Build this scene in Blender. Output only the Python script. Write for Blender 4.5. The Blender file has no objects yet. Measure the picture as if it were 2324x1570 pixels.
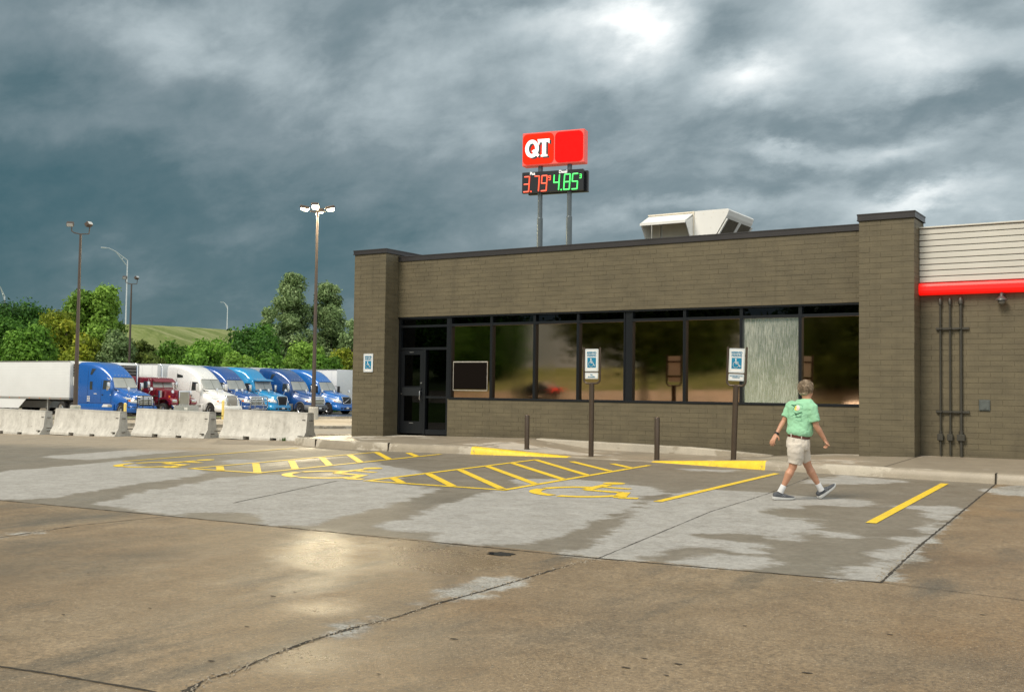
import bpy, bmesh, math, random
import numpy as np
from mathutils import Vector, Matrix
from mathutils.bvhtree import BVHTree
random.seed(7); rng = np.random.default_rng(7)
C = bpy.context.scene.collection
D = bpy.data
R_ = math.radians
PI = math.pi

# ------------------------------------------------------------------ camera
YAW, PITCH, ROLL, CH = R_(32.7), R_(2.45), R_(0.785), 1.62
cam_d = D.cameras.new('camera'); cam = D.objects.new('camera', cam_d); C.objects.link(cam)
cam_d.sensor_width = 36; cam_d.lens = 36 * 2456 / 2324
cam_d.clip_start = 0.1; cam_d.clip_end = 4000
CM = Matrix.Rotation(YAW, 3, 'Z') @ Matrix.Rotation(PI / 2 + PITCH, 3, 'X') @ Matrix.Rotation(ROLL, 3, 'Z')
cam.matrix_world = Matrix.Translation((0, 0, CH)) @ CM.to_4x4()
bpy.context.scene.camera = cam

# ------------------------------------------------------------------ node helpers
class NT:
    def __init__(s, tree): s.t = tree; s.n = tree.nodes; s.l = tree.links
    def node(s, typ, **kw):
        n = s.n.new(typ)
        for k, v in kw.items(): setattr(n, k, v)
        return n
    def put(s, n, idx, v):
        if v is None: return
        inp = n.inputs[idx]
        if isinstance(v, bpy.types.NodeSocket): s.l.new(v, inp)
        elif isinstance(v, (tuple, list)) and len(v) == 3 and inp.type == 'RGBA': inp.default_value = (*v, 1)
        else: inp.default_value = v
    def m(s, op, a, b=None, c=None, clamp=False):
        n = s.node('ShaderNodeMath', operation=op); n.use_clamp = clamp
        s.put(n, 0, a)
        if b is not None: s.put(n, 1, b)
        if c is not None: s.put(n, 2, c)
        return n.outputs[0]
    def v(s, op, a, b=None, out=0):
        n = s.node('ShaderNodeVectorMath', operation=op)
        s.put(n, 0, a)
        if b is not None: s.put(n, 1, b)
        return n.outputs['Value' if op in ('DOT_PRODUCT', 'LENGTH') else 'Vector']
    def noise(s, vec, scale, detail=4, rough=.55, dist=0, out='Fac'):
        n = s.node('ShaderNodeTexNoise')
        s.put(n, 'Vector', vec); s.put(n, 'Scale', scale); s.put(n, 'Detail', detail); s.put(n, 'Roughness', rough); s.put(n, 'Distortion', dist)
        return n.outputs[out]
    def ramp(s, fac, stops, interp='LINEAR'):
        n = s.node('ShaderNodeValToRGB'); s.put(n, 0, fac); r = n.color_ramp; r.interpolation = interp
        while len(r.elements) < len(stops): r.elements.new(.5)
        for e, (p, c) in zip(r.elements, stops):
            e.position = p; e.color = (*c, 1) if len(c) == 3 else c
        return n.outputs[0]
    def mr(s, val, a, b, c=0., d=1., smooth=False):
        n = s.node('ShaderNodeMapRange'); n.clamp = True
        if smooth: n.interpolation_type = 'SMOOTHSTEP'
        for i, q in enumerate((val, a, b, c, d)): s.put(n, i, q)
        return n.outputs[0]
    def mix(s, fac, a, b):
        n = s.node('ShaderNodeMix', data_type='RGBA'); s.put(n, 0, fac); s.put(n, 6, a); s.put(n, 7, b)
        return n.outputs[2]
    def attr(s, name, out='Fac'):
        n = s.node('ShaderNodeAttribute', attribute_name=name); return n.outputs[out]
    def mapping(s, vec, scale=(1, 1, 1), rot=(0, 0, 0), loc=(0, 0, 0)):
        n = s.node('ShaderNodeMapping'); s.put(n, 0, vec); n.inputs['Scale'].default_value = scale; n.inputs['Rotation'].default_value = rot; n.inputs['Location'].default_value = loc
        return n.outputs[0]

def px_dir(u, v):
    return (CM @ Vector(((u - 1162) / 2456, -(v - 785) / 2456, -1))).normalized()

# ------------------------------------------------------------------ world (storm cloud deck over a Nishita sky)
W = D.worlds.new('World'); bpy.context.scene.world = W; W.use_nodes = True
SUN_EL, SUN_AZ = 47, 196      # azimuth of the place the light comes from, degrees clockwise from +Y
w = NT(W.node_tree); w.n.clear()
tc = w.node('ShaderNodeTexCoord').outputs['Generated']
sep = w.node('ShaderNodeSeparateXYZ'); w.put(sep, 0, tc); dz = sep.outputs[2]
up = w.m('MAXIMUM', dz, 0.0)
den = w.m('ADD', up, 0.52)
cmb = w.node('ShaderNodeCombineXYZ'); w.put(cmb, 0, w.m('DIVIDE', sep.outputs[0], den)); w.put(cmb, 1, w.m('DIVIDE', sep.outputs[1], den))
P = w.mapping(cmb.outputs[0], rot=(0, 0, R_(-32)), scale=(.85, 1.15, 1))
n1 = w.noise(P, 3.6, 10, .56, .2)
n2 = w.noise(P, 1.4, 4, .5, .3)
n3 = w.noise(w.mapping(P, loc=(7, 3, 0)), 11, 8, .6, .2)
wob = w.node('ShaderNodeTexNoise'); w.put(wob, 'Vector', P); w.put(wob, 'Scale', 3.2); w.put(wob, 'Detail', 9); w.put(wob, 'Roughness', .6)
wv = w.v('SUBTRACT', wob.outputs['Color'], (.5, .5, .5))
ws = w.node('ShaderNodeVectorMath', operation='SCALE'); w.put(ws, 0, wv); ws.inputs['Scale'].default_value = .16
dirw = w.v('ADD', tc, ws.outputs[0])
fwd = Vector((-math.sin(YAW), math.cos(YAW), 0)); rgt = Vector((math.cos(YAW), math.sin(YAW), 0))
fd = w.v('DOT_PRODUCT', tc, tuple(fwd)); rd = w.v('DOT_PRODUCT', tc, tuple(rgt))
val = w.m('MULTIPLY_ADD', rd, .27, .40)
val = w.m('ADD', val, w.m('MULTIPLY', w.m('SUBTRACT', 1.0, fd), .21))
val = w.m('ADD', val, w.m('MULTIPLY', w.mr(dz, .02, .24), .15))
val = w.m('ADD', val, w.m('MULTIPLY', w.m('SUBTRACT', n1, .5), .44))
val = w.m('ADD', val, w.m('MULTIPLY', w.m('SUBTRACT', n2, .5), .25))
val = w.m('ADD', val, w.m('MULTIPLY', w.m('SUBTRACT', n3, .5), .30))
BL = [(1335, 82, 160, 46, .24), (1460, 118, 80, 52, .20), (1310, 150, 300, 90, .12), (1730, 165, 95, 45, .38), (1990, 45, 150, 45, .22), (2120, 120, 150, 55, .24),
      (1780, 325, 70, 22, .26), (2010, 335, 170, 24, .18), (2110, 458, 120, 26, .34), (1560, 480, 170, 22, .12), (2250, 520, 120, 18, .15),
      (560, 110, 420, 70, .14), (1180, 60, 260, 60, .10), (420, 300, 140, 22, .06), (950, 330, 260, 60, .05),
      (110, 440, 330, 110, -.17), (600, 450, 420, 80, -.05), (1130, 15, 130, 25, -.12), (1620, 80, 90, 60, -.14), (2270, 240, 170, 110, -.19),
      (1880, 260, 330, 36, -.10), (2230, 15, 190, 30, -.14), (500, 640, 520, 100, -.03), (1560, 430, 220, 40, -.05), (1900, 410, 260, 25, -.08)]
for (u, v_, ru, rv, amp) in BL:
    c = px_dir(u, v_); t1 = c.cross(Vector((0, 0, 1))).normalized(); t2 = t1.cross(c)
    src = dirw if abs(amp) > .0 else tc
    a = w.v('DOT_PRODUCT', src, tuple(t1 / (ru / 2456))); b = w.v('DOT_PRODUCT', src, tuple(t2 / (rv / 2456)))
    off1 = c.dot(t1) / (ru / 2456); 
    d2 = w.m('ADD', w.m('MULTIPLY', a, a), w.m('MULTIPLY', b, b))
    g = w.m('EXPONENT', w.m('MULTIPLY', d2, -0.9))
    g = w.m('MULTIPLY', g, w.m('GREATER_THAN', w.v('DOT_PRODUCT', tc, tuple(c)), 0.0))
    g = w.m('MULTIPLY', g, w.mr(n1, .32, .66, .35, 1.15))
    val = w.m('MULTIPLY_ADD', g, amp, val)
cloud = w.ramp(val, [(0, (.012, .055, .070)), (.20, (.030, .086, .104)), (.36, (.075, .128, .146)), (.52, (.175, .225, .245)), (.68, (.36, .42, .44)), (.86, (.58, .63, .64)), (1., (.84, .87, .86))])
sky = w.node('ShaderNodeTexSky', sky_type='NISHITA'); sky.sun_disc = False; sky.sun_elevation = R_(SUN_EL); sky.sun_rotation = R_(SUN_AZ)
bg1 = w.node('ShaderNodeBackground'); w.put(bg1, 0, cloud); bg1.inputs[1].default_value = 1.18
bg2 = w.node('ShaderNodeBackground'); w.put(bg2, 0, sky.outputs[0]); bg2.inputs[1].default_value = .10
mx = w.node('ShaderNodeMixShader'); mx.inputs[0].default_value = .05
w.l.new(bg1.outputs[0], mx.inputs[1]); w.l.new(bg2.outputs[0], mx.inputs[2])
out = w.node('ShaderNodeOutputWorld'); w.l.new(mx.outputs[0], out.inputs[0])
W.cycles.sampling_method = 'AUTOMATIC'

sun_d = D.lights.new('sun', 'SUN'); sun_d.energy = 3.1; sun_d.angle = R_(24); sun_d.color = (1, .89, .74)
sun = D.objects.new('sun', sun_d); C.objects.link(sun)
az = R_(SUN_AZ); el = R_(SUN_EL)
to_sun = Vector((math.sin(az) * math.cos(el), math.cos(az) * math.cos(el), math.sin(el)))
sun.rotation_euler = to_sun.to_track_quat('Z', 'Y').to_euler()
vs = bpy.context.scene.view_settings
bpy.context.scene.display_settings.display_device = 'sRGB'
vs.view_transform = 'Standard'; vs.look = 'None'; vs.gamma = 1; vs.use_curve_mapping = False; vs.exposure = 0.14

# ------------------------------------------------------------------ where things stand
def G(x, y):
    z = .08 + .013 * max(min(y, 22), -60) - .016 * min(max(0, -13 - x), 45)
    t = min(max((y - 24) / 26, 0), 1); t = t * t * (3 - 2 * t)
    z = z * (1 - t) - .55 * t
    if y < -16:                                   # grass bank behind the viewer, seen mirrored in the shop windows
        s = min((-16 - y) / 60, 1); z += 6.2 * s * s * (3 - 2 * s) if s < 1 else 6.2
    return z
def ray(u, v): return CM @ Vector(((u - 1162) / 2456, -(v - 785) / 2456, -1))
def at(u, v, d): return Vector((0, 0, CH)) + ray(u, v) * d
def gpt(u, v):                                    # a point of the photograph carried to the ground
    r = ray(u, v); z = .2; p = None
    for i in range(50):
        p = Vector((0, 0, CH)) + r * ((z - CH) / r.z); z = z * .3 + .7 * G(p.x, p.y)
    return p
def gcol(u, d):
    p = at(u, 890, d); return Vector((p.x, p.y, G(p.x, p.y)))

# ------------------------------------------------------------------ object helpers
def tag(o, label=None, cat=None, group=None, kind=None):
    if label: o['label'] = label
    if cat: o['category'] = cat
    if group: o['group'] = group
    if kind: o['kind'] = kind
    return o
def empty(name, loc=(0, 0, 0), rz=0, **k):
    o = D.objects.new(name, None); C.objects.link(o); o.location = loc; o.rotation_euler = (0, 0, rz); o.empty_display_size = .2
    return tag(o, **k)
def link_mesh(name, me, mat=None, parent=None, smooth=False, **k):
    o = D.objects.new(name, me); C.objects.link(o)
    if mat is not None:
        for m_ in (mat if isinstance(mat, list) else [mat]): me.materials.append(m_)
    if parent is not None: o.parent = parent
    if smooth:
        me.polygons.foreach_set('use_smooth', [True] * len(me.polygons))
    return tag(o, **k)
def obj(name, bm, mat, parent=None, smooth=False, auto=None, **k):
    me = D.meshes.new(name); 
    bm.normal_update(); bm.to_mesh(me); bm.free()
    o = link_mesh(name, me, mat, parent, smooth or auto is not None, **k)
    if auto is not None:
        me.set_sharp_from_angle(angle=R_(auto))
    return o
def copy_tree(o, parent=None):
    c = o.copy(); C.objects.link(c)
    if parent is not None:
        c.parent = parent
        if 'label' in c: pass
    for ch in list(o.children): copy_tree(ch, c)
    return c
def B(): return bmesh.new()
def box(bm, x0, x1, y0, y1, z0, z1, mi=0, M=None):
    vs_ = [bm.verts.new(Vector(p) if M is None else M @ Vector(p)) for p in ((x0, y0, z0), (x1, y0, z0), (x1, y1, z0), (x0, y1, z0), (x0, y0, z1), (x1, y0, z1), (x1, y1, z1), (x0, y1, z1))]
    for f in ((0, 3, 2, 1), (4, 5, 6, 7), (0, 1, 5, 4), (1, 2, 6, 5), (2, 3, 7, 6), (3, 0, 4, 7)):
        fc = bm.faces.new([vs_[i] for i in f]); fc.material_index = mi
def rbox(bm, x0, x1, y0, y1, z0, z1, r=.01, seg=2, M=None):
    b2 = B(); box(b2, x0, x1, y0, y1, z0, z1)
    bmesh.ops.bevel(b2, geom=b2.edges[:], offset=r, segments=seg, affect='EDGES', profile=.5)
    merge(bm, b2, M)
def merge(bm, b2, M=None):
    me = D.meshes.new('tmp'); b2.to_mesh(me); b2.free()
    if M is not None: me.transform(M)
    bm.from_mesh(me); D.meshes.remove(me)
def ring_frame(d):
    d = d.normalized(); a = Vector((0, 0, 1)) if abs(d.z) < .9 else Vector((1, 0, 0))
    x = a.cross(d).normalized(); return x, d.cross(x)
def tube(bm, pts, rad, n=10, cap=True, round_ends=False):
    pts = [Vector(p) for p in pts]
    if not isinstance(rad, (list, tuple)): rad = [rad] * len(pts)
    if round_ends:
        a, b = (pts[0] - pts[1]).normalized(), (pts[-1] - pts[-2]).normalized()
        pts = [pts[0] + a * rad[0] * .95, pts[0] + a * rad[0] * .6] + pts + [pts[-1] + b * rad[-1] * .6, pts[-1] + b * rad[-1] * .95]
        rad = [rad[0] * .25, rad[0] * .8] + list(rad) + [rad[-1] * .8, rad[-1] * .25]
    rings = []; X = None
    for i, p in enumerate(pts):
        d = (pts[min(i + 1, len(pts) - 1)] - pts[max(i - 1, 0)])
        if d.length < 1e-9: d = Vector((0, 0, 1))
        d.normalize()
        if X is None: X, Y = ring_frame(d)
        else:
            X = (X - d * X.dot(d)); X = X.normalized() if X.length > 1e-6 else ring_frame(d)[0]; Y = d.cross(X)
        rings.append([bm.verts.new(p + (X * math.cos(2 * PI * k / n) + Y * math.sin(2 * PI * k / n)) * rad[i]) for k in range(n)])
    for i in range(len(rings) - 1):
        for k in range(n):
            bm.faces.new((rings[i][k], rings[i][(k + 1) % n], rings[i + 1][(k + 1) % n], rings[i + 1][k]))
    if cap: bm.faces.new(rings[0][::-1]); bm.faces.new(rings[-1])
def disc(bm, c, nrm, r, n=16, depth=.01):
    nrm = Vector(nrm).normalized(); c = Vector(c); tube(bm, [c - nrm * depth / 2, c + nrm * depth / 2], r, n)
def prism(bm, poly, axis, a, b):                  # extrude a 2D outline along an axis
    def P3(p, t):
        return Vector((t, p[0], p[1])) if axis == 'x' else Vector((p[0], t, p[1])) if axis == 'y' else Vector((p[0], p[1], t))
    v0 = [bm.verts.new(P3(p, a)) for p in poly]; v1 = [bm.verts.new(P3(p, b)) for p in poly]
    n = len(poly)
    f0 = bm.faces.new(v0); f1 = bm.faces.new(v1[::-1])
    for i in range(n): bm.faces.new((v0[i], v1[i], v1[(i + 1) % n], v0[(i + 1) % n]))
def fixn(bm): bmesh.ops.recalc_face_normals(bm, faces=bm.faces[:]); return bm
def text_mesh(s, size, extr=.002, bold=0, sx=1.0):
    cu = D.curves.new('txt', 'FONT'); cu.body = s; cu.size = size; cu.extrude = extr; cu.align_x = 'CENTER'; cu.align_y = 'CENTER'; cu.offset = bold
    o = D.objects.new('txt', cu); C.objects.link(o); bpy.context.view_layer.update()
    me = D.meshes.new_from_object(o.evaluated_get(bpy.context.evaluated_depsgraph_get())); D.objects.remove(o)
    me.transform(Matrix.Diagonal((sx, 1, 1, 1))); return me
def lettering(name, s, size, loc, mat, parent, rot=None, extr=.002, bold=0, sx=1.0, **k):
    me = text_mesh(s, size, extr, bold, sx)
    me.transform(rot if rot else Matrix.Rotation(PI / 2, 4, 'X'))
    o = link_mesh(name, me, mat, parent, **k); o.location = loc; return o

# ------------------------------------------------------------------ materials
def mat(name, col, rough=.5, metal=0., var=0., vscale=3., bump=0., bscale=30., coat=0., emit=None, estr=0., spec=.5, objrand=0.):
    m_ = D.materials.new(name); m_.use_nodes = True; t = NT(m_.node_tree); p = t.n['Principled BSDF']
    p.inputs['Roughness'].default_value = rough; p.inputs['Metallic'].default_value = metal
    p.inputs['Coat Weight'].default_value = coat; p.inputs['Specular IOR Level'].default_value = spec
    c = (*col, 1) if len(col) == 3 else col
    co = t.node('ShaderNodeTexCoord').outputs['Object']
    if var:
        f = t.noise(co, vscale, 5, .6)
        f = t.mr(f, .25, .75, 1 - var, 1 + var)
        if objrand:
            oi = t.node('ShaderNodeObjectInfo').outputs['Random']; f = t.m('MULTIPLY', f, t.mr(oi, 0, 1, 1 - objrand, 1 + objrand))
        vm = t.node('ShaderNodeVectorMath', operation='SCALE'); vm.inputs[0].default_value = c[:3]; t.l.new(f, vm.inputs['Scale'])
        t.l.new(vm.outputs[0], p.inputs['Base Color'])
        rr = t.mr(t.noise(co, vscale * 2.3, 4), .3, .7, rough * .85, min(1, rough * 1.15)); t.l.new(rr, p.inputs['Roughness'])
    else: p.inputs['Base Color'].default_value = c
    if bump:
        b = t.node('ShaderNodeBump'); b.inputs['Strength'].default_value = bump; b.inputs['Distance'].default_value = .01
        t.l.new(t.noise(co, bscale, 5, .6), b.inputs['Height']); t.l.new(b.outputs[0], p.inputs['Normal'])
    if emit: p.inputs['Emission Color'].default_value = (*emit, 1); p.inputs['Emission Strength'].default_value = estr
    return m_
M = {}
def wall_paint(name, base):
    m_ = D.materials.new(name); m_.use_nodes = True; t = NT(m_.node_tree); p = t.n['Principled BSDF']
    pos = t.node('ShaderNodeNewGeometry').outputs['Position']
    blotch = t.mr(t.noise(pos, .7, 5, .6), .3, .7, .88, 1.12)
    run = t.mr(t.noise(t.mapping(pos, scale=(1, 1, .09)), 5.5, 6, .7), .52, .74, 1, .80)
    each = t.mr(t.noise(t.mapping(pos, scale=(2.46, 2.46, 9.84)), 1.0, 1, 0), .3, .7, .91, 1.09)
    grain = t.mr(t.noise(pos, 38, 5, .7), .3, .7, .93, 1.07)
    sp = t.node('ShaderNodeSeparateXYZ'); t.put(sp, 0, pos)
    splash = t.mr(t.m('ADD', sp.outputs[2], t.m('MULTIPLY', t.noise(pos, 3, 5, .7), .35)), .62, .95, .72, 1)
    f = t.m('MULTIPLY', t.m('MULTIPLY', blotch, run), t.m('MULTIPLY', t.m('MULTIPLY', each, grain), splash))
    vm = t.node('ShaderNodeVectorMath', operation='SCALE'); vm.inputs[0].default_value = base; t.l.new(f, vm.inputs['Scale'])
    t.l.new(vm.outputs[0], p.inputs['Base Color']); t.l.new(t.mr(blotch, .88, 1.12, .52, .70), p.inputs['Roughness'])
    b = t.node('ShaderNodeBump'); b.inputs['Strength'].default_value = .4; b.inputs['Distance'].default_value = .008
    t.l.new(t.noise(pos, 40, 5, .65), b.inputs['Height']); t.l.new(b.outputs[0], p.inputs['Normal'])
    return m_
M['paint'] = wall_paint('painted_brick', (.120, .101, .060))
M['mortar'] = mat('painted_joint', (.115, .098, .060), .75, var=.12, vscale=2)
M['coping'] = mat('coping_metal', (.050, .047, .048), .38, .3, var=.1, vscale=.8)
M['frame'] = mat('window_frame_black', (.010, .012, .015), .32, .2)
M['black'] = mat('flat_black', (.010, .010, .011), .6)
M['dark'] = mat('dark_interior', (.03, .025, .022), .9)
M['panelw'] = mat('cream_metal_panel', (.60, .585, .53), .45, var=.06, vscale=1.5)
M['red'] = mat('red_light_band', (.40, .004, .003), .4, emit=(1, .006, .003), estr=.75)
M['rtu'] = mat('rtu_white', (.80, .80, .77), .45, var=.05, vscale=1.2)
M['rtu_in'] = mat('rtu_beige', (.74, .68, .56), .7, var=.12, vscale=3)
M['mesh'] = mat('intake_filter', (.10, .085, .06), .8, var=.5, vscale=22, bump=.6, bscale=60)
M['bronze'] = mat('bronze_metal', (.085, .062, .045), .32, .35, var=.12, vscale=4)
M['conduit'] = mat('painted_conduit', (.045, .042, .032), .5, var=.15, vscale=5)
M['signw'] = mat('sign_white', (.74, .75, .74), .35, var=.03)
M['signb'] = mat('sign_blue', (.006, .20, .36), .4)
M['steel'] = mat('steel', (.55, .55, .55), .3, .9)
M['galv'] = mat('galvanised_pole', (.62, .66, .70), .45, .3, var=.06)
M['lamppole'] = mat('brown_pole', (.085, .066, .055), .5, .2, var=.08, vscale=1)
M['barrier'] = mat('barrier_concrete', (.46, .45, .41), .9, var=.14, vscale=2.2, bump=.4, bscale=22)
M['leafdark'] = None
M['tire'] = mat('tyre', (.018, .018, .018), .8)
M['rim'] = mat('rim', (.62, .62, .62), .25, .9)
M['chrome'] = mat('chrome', (.72, .72, .72), .14, 1.)
M['glassd'] = mat('vehicle_glass', (.03, .035, .035), .05, spec=.9)
M['screen'] = mat('windscreen', (.30, .32, .31), .08, spec=.9, var=.15, vscale=1.5)
M['lens'] = mat('headlamp', (.6, .62, .62), .1, .3)
M['amber'] = mat('amber_lens', (.7, .16, .01), .3)
M['tail'] = mat('tail_lamp_lit', (.6, .01, .01), .3, emit=(1, .02, .01), estr=6)
M['trailerw'] = mat('trailer_white', (.72, .74, .74), .4, var=.05, vscale=.6)
M['trailers'] = mat('trailer_rail', (.42, .42, .40), .4, .5)
M['skin'] = mat('skin', (.52, .27, .17), .5, var=.10, vscale=9, bump=.1, bscale=80)
M['hair'] = mat('hair', (.37, .29, .205), .6, var=.18, vscale=45, bump=.8, bscale=90)
M['shorts'] = mat('shorts_cotton', (.60, .55, .48), .85, var=.06, vscale=7, bump=.2, bscale=160)
M['belt'] = mat('belt_leather', (.10, .03, .018), .45)
M['sock'] = mat('sock', (.66, .67, .68), .9, bump=.4, bscale=150)
M['shoe'] = mat('shoe_mesh', (.085, .092, .105), .8, var=.2, vscale=25, bump=.3, bscale=160)
M['lace'] = mat('shoe_lace', (.20, .21, .23), .8)
M['sole'] = mat('shoe_sole', (.62, .63, .62), .6)
M['yellowpost'] = mat('yellow_post', (.72, .56, .16), .5, var=.1)
M['bark'] = mat('bark', (.12, .09, .07), .9, var=.2, vscale=8)
M['redsign'] = None

def concrete_mat():
    m_ = D.materials.new('lot_concrete'); m_.use_nodes = True; t = NT(m_.node_tree); p = t.n['Principled BSDF']
    co = t.node('ShaderNodeTexCoord').outputs['Object']
    dry = t.attr('dry'); front = t.attr('front')
    # ragged edge of the drying patches, drawn out along the stalls' fall
    nz = t.noise(t.mapping(co, rot=(0, 0, R_(-33)), scale=(.55, 1.3, 1)), 1.5, 9, .68)
    nzf = t.noise(co, 5.5, 9, .78)
    e = t.m('ADD', t.m('ADD', dry, .07), t.m('ADD', t.m('MULTIPLY', t.m('SUBTRACT', nz, .5), .95), t.m('MULTIPLY', t.m('SUBTRACT', nzf, .5), .42)))
    drym = t.m('MULTIPLY', t.mr(e, -.05, .07), t.mr(nzf, .30, .52, .55, 1))
    fm = t.mr(t.m('ADD', front, 0.0), -.01, .01)       # 1 on the drive slab, 0 on the stall slab
    big = t.noise(co, .45, 5, .6); mid = t.noise(co, 2.6, 6, .65); fine = t.noise(co, 42, 5, .75); grain = t.noise(co, 110, 3, .7)
    streak = t.noise(t.mapping(co, scale=(.9, .22, 1), rot=(0, 0, R_(-38))), 2.0, 6, .6)
    wet_stall = t.ramp(mid, [(.25, (.150, .126, .092)), (.5, (.185, .160, .120)), (.75, (.218, .192, .150))])
    dry_stall = t.ramp(mid, [(.25, (.300, .288, .262)), (.5, (.350, .338, .310)), (.78, (.410, .398, .368))])
    wet_front = t.ramp(t.m('ADD', t.m('MULTIPLY', big, .6), t.m('MULTIPLY', mid, .4)), [(.3, (.145, .098, .052)), (.5, (.232, .166, .094)), (.7, (.315, .236, .145))])
    wet_front = t.mix(t.mr(streak, .55, .72), wet_front, (.130, .105, .070))
    wet_front = t.mix(t.mr(t.noise(t.mapping(co, loc=(5, 2, 0)), .35, 3), .55, .7, 0, .5), wet_front, (.24, .145, .060))
    dry_front = t.ramp(mid, [(.3, (.33, .32, .29)), (.7, (.42, .41, .37))])
    cs = t.mix(drym, wet_stall, dry_stall); cf = t.mix(drym, wet_front, dry_front)
    sp_ = t.node('ShaderNodeSeparateXYZ'); t.put(sp_, 0, co)
    far_sheen = t.m('MULTIPLY', t.mr(t.m('ADD', sp_.outputs[1], t.m('MULTIPLY', nz, 2.5)), 17.2, 18.6), t.mr(sp_.outputs[0], -16, -20))
    cs = t.mix(far_sheen, cs, t.ramp(mid, [(.3, (.27, .22, .155)), (.7, (.35, .29, .21))]))  # sun sheen on the wet far-left lot, painted in as lighter tan
    blot = t.mr(t.noise(t.mapping(co, loc=(1, 4, 0), scale=(1, .6, 1), rot=(0, 0, R_(-30))), .55, 6, .62), .50, .66, 0, .62)
    cf = t.mix(blot, cf, (.105, .088, .060))
    col = t.mix(fm, cs, cf)
    # aggregate speckle and dark pits
    vo = t.node('ShaderNodeTexVoronoi'); t.put(vo, 'Vector', co); vo.inputs['Scale'].default_value = 55
    sp = t.m('MULTIPLY', t.mr(vo.outputs['Distance'], .0, .28, 1, 0), t.m('GREATER_THAN', t.noise(co, 60, 2), .54))
    col = t.mix(t.m('MULTIPLY', sp, t.mr(fm, 0, 1, .2, .85)), col, (.60, .54, .43))
    pit = t.m('GREATER_THAN', t.noise(co, 11, 4, .6), .755)
    col = t.mix(t.m('MULTIPLY', pit, .8), col, (.028, .022, .017))
    vm = t.node('ShaderNodeVectorMath', operation='SCALE'); t.l.new(col, vm.inputs[0]); t.l.new(t.m('MULTIPLY', t.mix(fm, t.mr(fine, .3, .7, .84, 1.16), t.mr(fine, .3, .7, .50, 1.50)), t.mr(t.noise(co, 14, 5, .75), .3, .7, .82, 1.18)), vm.inputs['Scale'])
    t.l.new(vm.outputs[0], p.inputs['Base Color'])
    pud = t.mr(t.noise(t.mapping(co, loc=(3, 9, 0), scale=(.9, .45, 1), rot=(0, 0, R_(-35))), .9, 5, .6), .50, .66)
    wet = t.mr(t.m('ADD', t.attr('wet'), t.m('MULTIPLY', t.m('SUBTRACT', nz, .5), .9)), -.25, .35, smooth=True)
    rw = t.mix(wet, t.mr(pud, 0, 1, .50, .33), (.20, .20, .20))
    rw = t.m('ADD', rw, t.mr(fine, .3, .7, -.05, .10))
    rw = t.mix(fm, t.m('ADD', rw, .10), rw)
    rough = t.mix(drym, rw, (.92, .92, .92))
    t.l.new(rough, p.inputs['Roughness'])
    t.put(p, 'Specular IOR Level', t.mr(drym, 0, 1, .5, .2))
    b = t.node('ShaderNodeBump'); b.inputs['Distance'].default_value = .006; t.put(b, 'Strength', t.mr(fm, 0, 1, .35, .9))
    h = t.m('ADD', grain, t.m('ADD', t.m('MULTIPLY', fine, 1.0), t.m('MULTIPLY', mid, 2.5)))
    t.l.new(h, b.inputs['Height']); t.l.new(b.outputs[0], p.inputs['Normal'])
    return m_
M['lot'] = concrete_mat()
def plain_concrete(name, wet, dry, thr=.52, sc=.8, rough_w=.45):
    m_ = D.materials.new(name); m_.use_nodes = True; t = NT(m_.node_tree); p = t.n['Principled BSDF']
    co = t.node('ShaderNodeTexCoord').outputs['Object']
    nz = t.noise(t.mapping(co, scale=(.5, 1, 1)), sc, 9, .65); k = t.mr(nz, thr - .012, thr + .012)
    mid = t.noise(co, 3, 6, .6); fine = t.noise(co, 60, 3, .7)
    col = t.mix(k, wet, dry)
    vm = t.node('ShaderNodeVectorMath', operation='SCALE'); t.l.new(col, vm.inputs[0]); t.l.new(t.m('MULTIPLY', t.mr(fine, .25, .75, .88, 1.12), t.mr(mid, .25, .75, .85, 1.15)), vm.inputs['Scale'])
    t.l.new(vm.outputs[0], p.inputs['Base Color']); t.l.new(t.mr(k, 0, 1, rough_w, .9), p.inputs['Roughness'])
    b = t.node('ShaderNodeBump'); b.inputs['Distance'].default_value = .004; b.inputs['Strength'].default_value = .5; t.l.new(fine, b.inputs['Height']); t.l.new(b.outputs[0], p.inputs['Normal'])
    return m_
M['walk'] = plain_concrete('sidewalk_concrete', (.285, .245, .185), (.46, .42, .35), .55)
M['kerb'] = plain_concrete('kerb_concrete', (.31, .27, .205), (.45, .41, .335), .5, 1.3)
M['truckyard'] = plain_concrete('truck_yard_concrete', (.25, .215, .165), (.33, .29, .23), .5, .12, .8)
M['asphalt'] = mat('wet_asphalt', (.05, .055, .06), .3, var=.2, vscale=.4)
def paint_mat():
    m_ = D.materials.new('yellow_road_paint'); m_.use_nodes = True; t = NT(m_.node_tree); p = t.n['Principled BSDF']
    co = t.node('ShaderNodeTexCoord').outputs['Object']
    wear = t.m('MULTIPLY', t.mr(t.noise(co, 22, 6, .75), .54, .64), t.mr(t.noise(co, 1.3, 3), .40, .60, .1, .9))
    col = t.mix(wear, t.ramp(t.noise(co, 7, 5, .65), [(.3, (.74, .50, .020)), (.7, (.95, .66, .035))]), (.20, .17, .12))
    t.l.new(col, p.inputs['Base Color']); p.inputs['Roughness'].default_value = .55
    return m_
M['yellow'] = paint_mat()
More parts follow.
